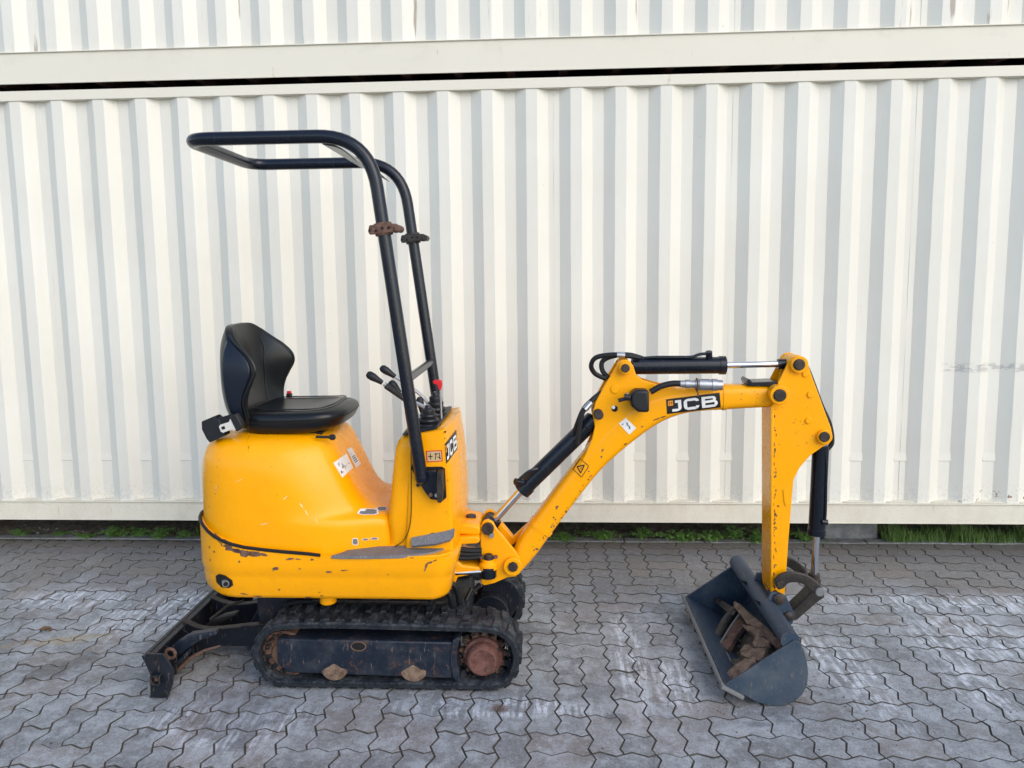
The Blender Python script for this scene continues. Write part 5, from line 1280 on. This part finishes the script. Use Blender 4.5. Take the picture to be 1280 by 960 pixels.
# ---------- grading bucket (wide, lying on its corner)
BK = thing_part('grading_bucket', EX)
KY0, KY1 = 2.79, 3.61
side = [(905, 857.5), (993, 800.5), (1000, 804), (1006, 815), (1009, 828), (1010.5, 842), (1009, 857), (1003, 871), (993, 880), (978, 884.8), (962, 885), (946, 880.5), (926, 869.5)]
sp_ = px(side, KY0)
zs_ = min(q.z for q in sp_)
for q in sp_: q.z = q.z-zs_+.003 if q.z < .05 else q.z
for ya, yb in ((KY0, KY0+.010), (KY1-.010, KY1)):
    bm = new(); prism(bm, sp_, ya, yb); sd_ = mk('side_plate', bm, BUCK, BK, bevel=.002)
    if ya == KY0: near_side = sd_
# curved shell: from the torque tube round the back to the lip
shell = [sp_[i] for i in range(1, 13)]+[sp_[0]]; shell = spline(shell, 3)
for q in shell: q.z = max(q.z, .003)
bm = new(); cb = sum(sp_, Vector())/len(sp_); inn = []
for i, q in enumerate(shell):
    t = (shell[min(i+1, len(shell)-1)]-shell[max(i-1, 0)]).normalized(); n_ = Vector((-t.z, 0, t.x)); n_ = n_ if n_.dot(cb-q) > 0 else -n_; inn.append(q+n_*.010)
R = loft(bm, [[Vector((a.x, KY0+.0095, a.z)), Vector((a.x, KY1-.0095, a.z)), Vector((b.x, KY1-.0095, b.z)), Vector((b.x, KY0+.0095, b.z))] for a, b in zip([p+(q-p)*.08 for p, q in zip(shell, inn)], inn)]); mk('bucket_shell', bm, BUCK, BK, ang=40)
lipA = sp_[0]; dl = (sp_[11]-sp_[0]).normalized()
bm = new(); nrm = Vector((-dl.z, 0, dl.x)); nrm = nrm if nrm.z < 0 else -nrm
o = [lipA-dl*.012-nrm*.004, lipA+dl*.085-nrm*.002, lipA+dl*.085+nrm*.012, lipA-dl*.012+nrm*.010]
for q in o: q.z = max(q.z, .003)
prism(bm, o, KY0-.014, KY1+.014); mk('cutting_edge', bm, EDGE, BK, bevel=.002)
# wear strips along the open side edges
for ya, yb in ((KY0-.004, KY0+.014), (KY1-.014, KY1+.004)):
    a, b = sp_[0], sp_[1]; t = (b-a).normalized(); n_ = Vector((t.z, 0, -t.x)); n_ = -n_ if n_.z < 0 else n_
# torque tube
ctr = P(988, 805, KY0+.01); 
bm = new(); c0 = Vector((sp_[1].x-.012, 0, sp_[1].z-.006)); cyl(bm, (c0.x, KY0+.008, c0.z), (c0.x, KY1-.008, c0.z), .036, 24); mk('torque_tube', bm, BUCK, BK)
# ears
ear = [(963, 739), (973, 739.5), (981, 743), (986, 753), (992, 766), (990, 776), (985, 783), (978, 783), (970, 778), (962, 764), (957, 752)]
for ya in (3.085, 3.295):
    bm = new(); pe = [P(x, y, 3.10) for x, y in ear]; pe2 = pe[:7]+[Vector((c0.x+.02, 0, c0.z-.02)), Vector((c0.x-.03, 0, c0.z+.01))]+pe[9:]; prism(bm, pe2, ya, ya+.014); mk('hanger_ear', bm, BUCK, BK, bevel=.004)
    for (x, y, r_) in ((973, 747.5, .0245), (984.5, 769, .020)):
        c = P(x, y, 3.09); bm = new(); y_ = ya-.014 if ya < 3.2 else ya+.012; lathe(bm, (c.x, y_+.014, c.z), (0, -1, 0), [(0, r_), (.010, r_), (.014, r_*.7), (.0155, .002)], 20); mk('bucket_pin', bm, PIN, BK)
for (x, y) in ((973, 747.5), (984.5, 769)):
    c = P(x, y, 3.09); bm = new(); cyl(bm, (c.x, 3.10, c.z), (c.x, 3.30, c.z), .014, 14); mk('cross_pin', bm, PIN, BK)
# ---------- small digging bucket dropped inside the big one
def xf(M, pts): return [M @ Vector(p) for p in pts]
SBO = Vector((.80, 3.17, .065))
SB = thing('small_bucket', SBO, 'rusty narrow toothed bucket lying on its side inside the wide blue-grey bucket', 'bucket')
def SBP(x, y, Y): return P(x, y, Y)
O0, O1, O2 = P(905, 857, 2.79), P(857, 754, 3.61), P(990, 803, 2.79)
ON = (O1-O0).cross(O2-O0).normalized(); ON = ON if ON.z < 0 else -ON      # points down into the big bucket
def OP(zx, zy, sink):
    """traced point of the enlarged view, 'sink' metres below the mouth of the big bucket"""
    d = (P(855+zx/7.386, 735+zy/7.386, 3.0)-CP); t = ((O0+ON*sink)-CP).dot(ON)/d.dot(ON); return CP+d*t
rt = random.Random(9)
def slab(name, pts, sink, thick, mat, jag=0., bev=.002, ang=35, vary=None, split=0):
    o = list(pts)
    for _ in range(split):
        q = []
        for k in range(len(o)): a, b = o[k], o[(k+1) % len(o)]; q += [a, ((a[0]+b[0])/2+rt.uniform(-jag, jag), (a[1]+b[1])/2+rt.uniform(-jag, jag))]
        o = q
    f_ = [OP(x, y, sink+(vary(x, y) if vary else 0)+rt.uniform(-1, 1)*jag*.0004) for x, y in o]; cen_ = sum(f_, Vector())/len(f_); bm = new(); m = len(f_)
    if jag:
        mid_ = [cen_+(p-cen_)*.6-ON*rt.uniform(.0, .010) for p in f_]; A = [[bm.verts.new(p) for p in q] for q in (mid_, f_, [p+ON*thick for p in f_])]; cv = bm.verts.new(cen_-ON*.006)
        for k in range(m):
            k2 = (k+1) % m; bm.faces.new((cv, A[0][k], A[0][k2]))
            for a in (0, 1): bm.faces.new((A[a][k], A[a+1][k], A[a+1][k2], A[a][k2]))
        bm.faces.new(A[2][::-1])
    else:
        a = [bm.verts.new(p) for p in f_]; b = [bm.verts.new(p+ON*thick) for p in f_]; bm.faces.new(a); bm.faces.new(b[::-1])
        for k in range(m): bm.faces.new((a[k], a[(k+1) % m], b[(k+1) % m], b[k]))
    return mk(name, bm, mat, SB, bevel=bev, ang=ang)
slab('bucket_floor', [(380, 330), (560, 330), (700, 420), (860, 560), (760, 640), (600, 760), (420, 840), (340, 800), (290, 560), (330, 450)], .115, .01, DARKSTEEL, 5, 0, 20, split=1)
slab('hanger_ear', [(272, 100), (285, 82), (305, 82), (380, 128), (445, 172), (478, 215), (455, 250), (425, 250), (400, 225), (330, 165), (280, 122)], .055, .014, DARKSTEEL)
bm = new(); c = OP(335, 118, .0545); tube(bm, [c-ON*.0005, c+ON*.001], .008, 12); mk('ear_slot', bm, DARK, SB)
slab('hanger_ear', [(148, 300), (165, 282), (205, 280), (238, 328), (305, 385), (318, 430), (282, 445), (235, 392), (190, 392), (155, 352)], .060, .014, RUST)
bm = new(); c = OP(188, 340, .0595); tube(bm, [c-ON*.0005, c+ON*.001], .010, 12); mk('ear_hole', bm, DARK, SB)
bm = new(); tube(bm, spline([OP(480, 205, .070), OP(400, 300, .072), OP(345, 400, .074), OP(300, 490, .076)], 6), .024, 16); mk('back_roll', bm, DARKSTEEL, SB)
bm = new(); tube(bm, spline([OP(515, 238, .056), OP(455, 320, .056), OP(390, 420, .056), OP(330, 522, .056)], 6), .0045, 8); mk('back_rib', bm, EDGE, SB)
slab('back_plate', [(522, 245), (572, 330), (485, 432), (405, 575), (335, 522), (432, 352)], .070, .02, RUST, vary=lambda x, y: .03*((x-430)*.5+(y-400)*.0)/100)
slab('cheek_plate', [(452, 140), (466, 118), (520, 148), (600, 225), (700, 305), (800, 395), (908, 525), (868, 558), (785, 505), (720, 440), (650, 355), (572, 322), (530, 250), (470, 185)], .030, .05, RUSTPALE, 1.5, .002, 30, vary=lambda x, y: .03*max(0, (x-600)/300), split=1)
slab('torn_plate', [(532, 332), (640, 352), (702, 388), (752, 478), (792, 495), (790, 528), (738, 545), (640, 545), (632, 500), (662, 452), (600, 402), (560, 372)], .028, .012, RUSTPALE, 4, .001, 18, split=1)
slab('worn_tooth', [(518, 575), (548, 530), (600, 518), (640, 556), (705, 566), (742, 556), (745, 605), (690, 668), (600, 645), (530, 615)], .030, .05, RUSTPALE, 5, 0, 16, split=1)
slab('worn_tooth', [(700, 520), (760, 500), (792, 520), (780, 560), (740, 610), (690, 600), (650, 560)], .040, .05, RUSTPALE, 4, 0, 16, split=1)
slab('cheek_plate', [(240, 490), (332, 552), (392, 592), (442, 672), (530, 655), (500, 700), (430, 735), (375, 800), (340, 812), (332, 690), (292, 575)], .075, .02, DARKSTEEL, 2, .001, 25, split=1)
bm = new(); tube(bm, spline([OP(242, 492, .070), OP(300, 570, .068), OP(330, 670, .066), OP(335, 740, .064), OP(362, 790, .06)], 6), .004, 6); mk('cheek_edge', bm, EDGE, SB)
bm = new(); tube(bm, spline([OP(378, 572, .068), OP(405, 620, .066), OP(435, 680, .066)], 6), .003, 6); mk('cheek_edge', bm, EDGE, SB)
slab('worn_tooth', [(342, 825), (378, 800), (420, 742), (500, 692), (560, 650), (645, 645), (665, 680), (565, 765), (492, 825), (432, 862), (380, 868), (345, 850)], .030, .045, RUSTPALE, 6, 0, 16, split=1)
bm = new()
for _ in range(70):
    q = rt.uniform(.0015, .005); bmesh.ops.create_icosphere(bm, subdivisions=1, radius=q, matrix=Matrix.Translation(OP(rt.uniform(250, 640), rt.uniform(420, 800), .10)))
mk('dirt_crumbs', bm, SOIL, SB, kind='stuff', ang=10)
# ---------- paint knocked off down to rusty steel, each chip a thin flake edge
def chips(name, tree, spots, parent, mat, seed):
    r_ = random.Random(seed); bm = new()
    for x, y, rx, ry, ang in spots:
        n = 11; ca, sa = math.cos(ang), math.sin(ang); vs_ = []
        c = onto(tree, x, y, .0009)
        for k in range(n):
            a = 2*math.pi*k/n; q = r_.uniform(.45, 1.15); u, v = math.cos(a)*rx*q, math.sin(a)*ry*q; p = onto(tree, x+u*ca-v*sa, y+u*sa+v*ca, .0009)
            if p is None or c is None or (p-c).length > .2: break
            vs_.append(bm.verts.new(p))
        else:
            cv = bm.verts.new(c)
            for k in range(n): bm.faces.new((cv, vs_[k], vs_[(k+1) % n]))
            continue
        for v in vs_: bm.verts.remove(v)
    mk(name, bm, mat, parent, kind='stuff', ang=180)
sp1 = [(270, 669.5, 6, 2.2, .65), (280, 679, 10, 5, .45), (291, 686, 12, 6, .35), (304, 690, 12, 5.5, .2), (318, 693, 11, 3.6, .12), (330, 693, 6, 2, .1), (285, 682, 6, 3, .4), (297, 688, 6, 3, .3), (345, 711, 5.5, 2.6, -.4), (363, 698.5, 6, 1.6, -.15), (372, 699, 4, 1.2, 0), (390, 699.5, 3, 1.4, 0), (411, 715, 5, 1.8, 0), (430, 713, 6, 1.1, -.1), (349, 737, 1.4, 1.6, 0), (375, 711, 2, 1, 0), (480, 698, 4, 1, 0), (515, 697, 3, 1.2, -.1), (532, 710, 1.6, 6, .3), (537, 703.5, 7, 1.4, -.35), (544, 700.5, 3, 1, -.4), (299, 702, 1.5, 2, 0), (268, 690, 1.2, 2.5, 0), (263, 700, 1, 2, 0), (262, 684, 1, 2, 0), (322, 745, 6, .9, .05), (385, 746.5, 5, .9, 0), (402, 744.5, 3, 1, 0), (305, 742.5, 5, .9, .15), (485, 718, 1, 1, 0)]
chips('paint_chips', ST, sp1, skirt, RUST, 3)
rc = random.Random(8)
sp2 = [(782, 555, 2.5, 1.2, -.6), (803, 533, 2.2, 1, -.5), (820, 524, 5, 1, -.35), (829, 521, 4, .9, -.3), (753, 563, 1.4, 3, .5), (752, 571, 1.6, 1.8, 0), (696, 634, 2.2, 3.2, .3), (692, 647, 1, 1.5, 0), (736, 589, 1.3, 1.6, 0), (735, 585, .8, .8, 0)]
for _ in range(34):
    t = rc.random(); x = 664+(742-664)*t; y = 697-(697-598)*t; sp2.append((x+rc.uniform(-6, 1), y+rc.uniform(-5, 0), rc.uniform(.5, 1.6), rc.uniform(.4, 1.5), rc.uniform(0, 3)))
for _ in range(8): sp2.append((rc.uniform(908, 955), rc.uniform(484, 507), .8, .6, 0))
chips('paint_chips', BT0, sp2, btube, RUST, 4)
DT = bvh(near_dip); sp3 = []
for _ in range(60): sp3.append((966+rc.uniform(0, 1.5)+abs(rc.gauss(0, 2)), rc.uniform(512, 738), rc.uniform(.5, 1.4), rc.uniform(.7, 3), 0))
for _ in range(14): sp3.append((rc.uniform(968, 1020), rc.uniform(500, 560), .7, .6, 0))
chips('paint_chips', DT, sp3, near_dip, RUST, 5)
sp4 = [(262+rc.uniform(-8, 20), rc.uniform(560, 640), .6, .6, 0) for _ in range(8)]+[(rc.uniform(330, 420), rc.uniform(560, 680), .7, .5, rc.random()) for _ in range(10)]
chips('paint_chips', HT, sp4, hood, RUST, 6)
sp5 = [(546, 668, 7, .9, -.1), (541, 667, 3, 1.4, 0), (558, 640, .8, .8, 0), (527, 560, .8, 1, 0), (560, 600, .6, 2, 0), (556, 548, .8, 1.6, 0)]
chips('paint_chips', CT, sp5, console, RUST, 7)

SCR = m_simple('scratch', (.85, .70, .42), .5)
chips('scratch_marks', HT, [(377, 632, 1, 5.5, -.55), (383, 641, .8, 4, -.5), (357, 622, .5, 6, .9), (395, 650, .5, 5, -.3), (300, 600, .4, 7, 1.1), (330, 655, .4, 8, 1.4), (270, 610, .4, 6, .2)], hood, SCR, 9)
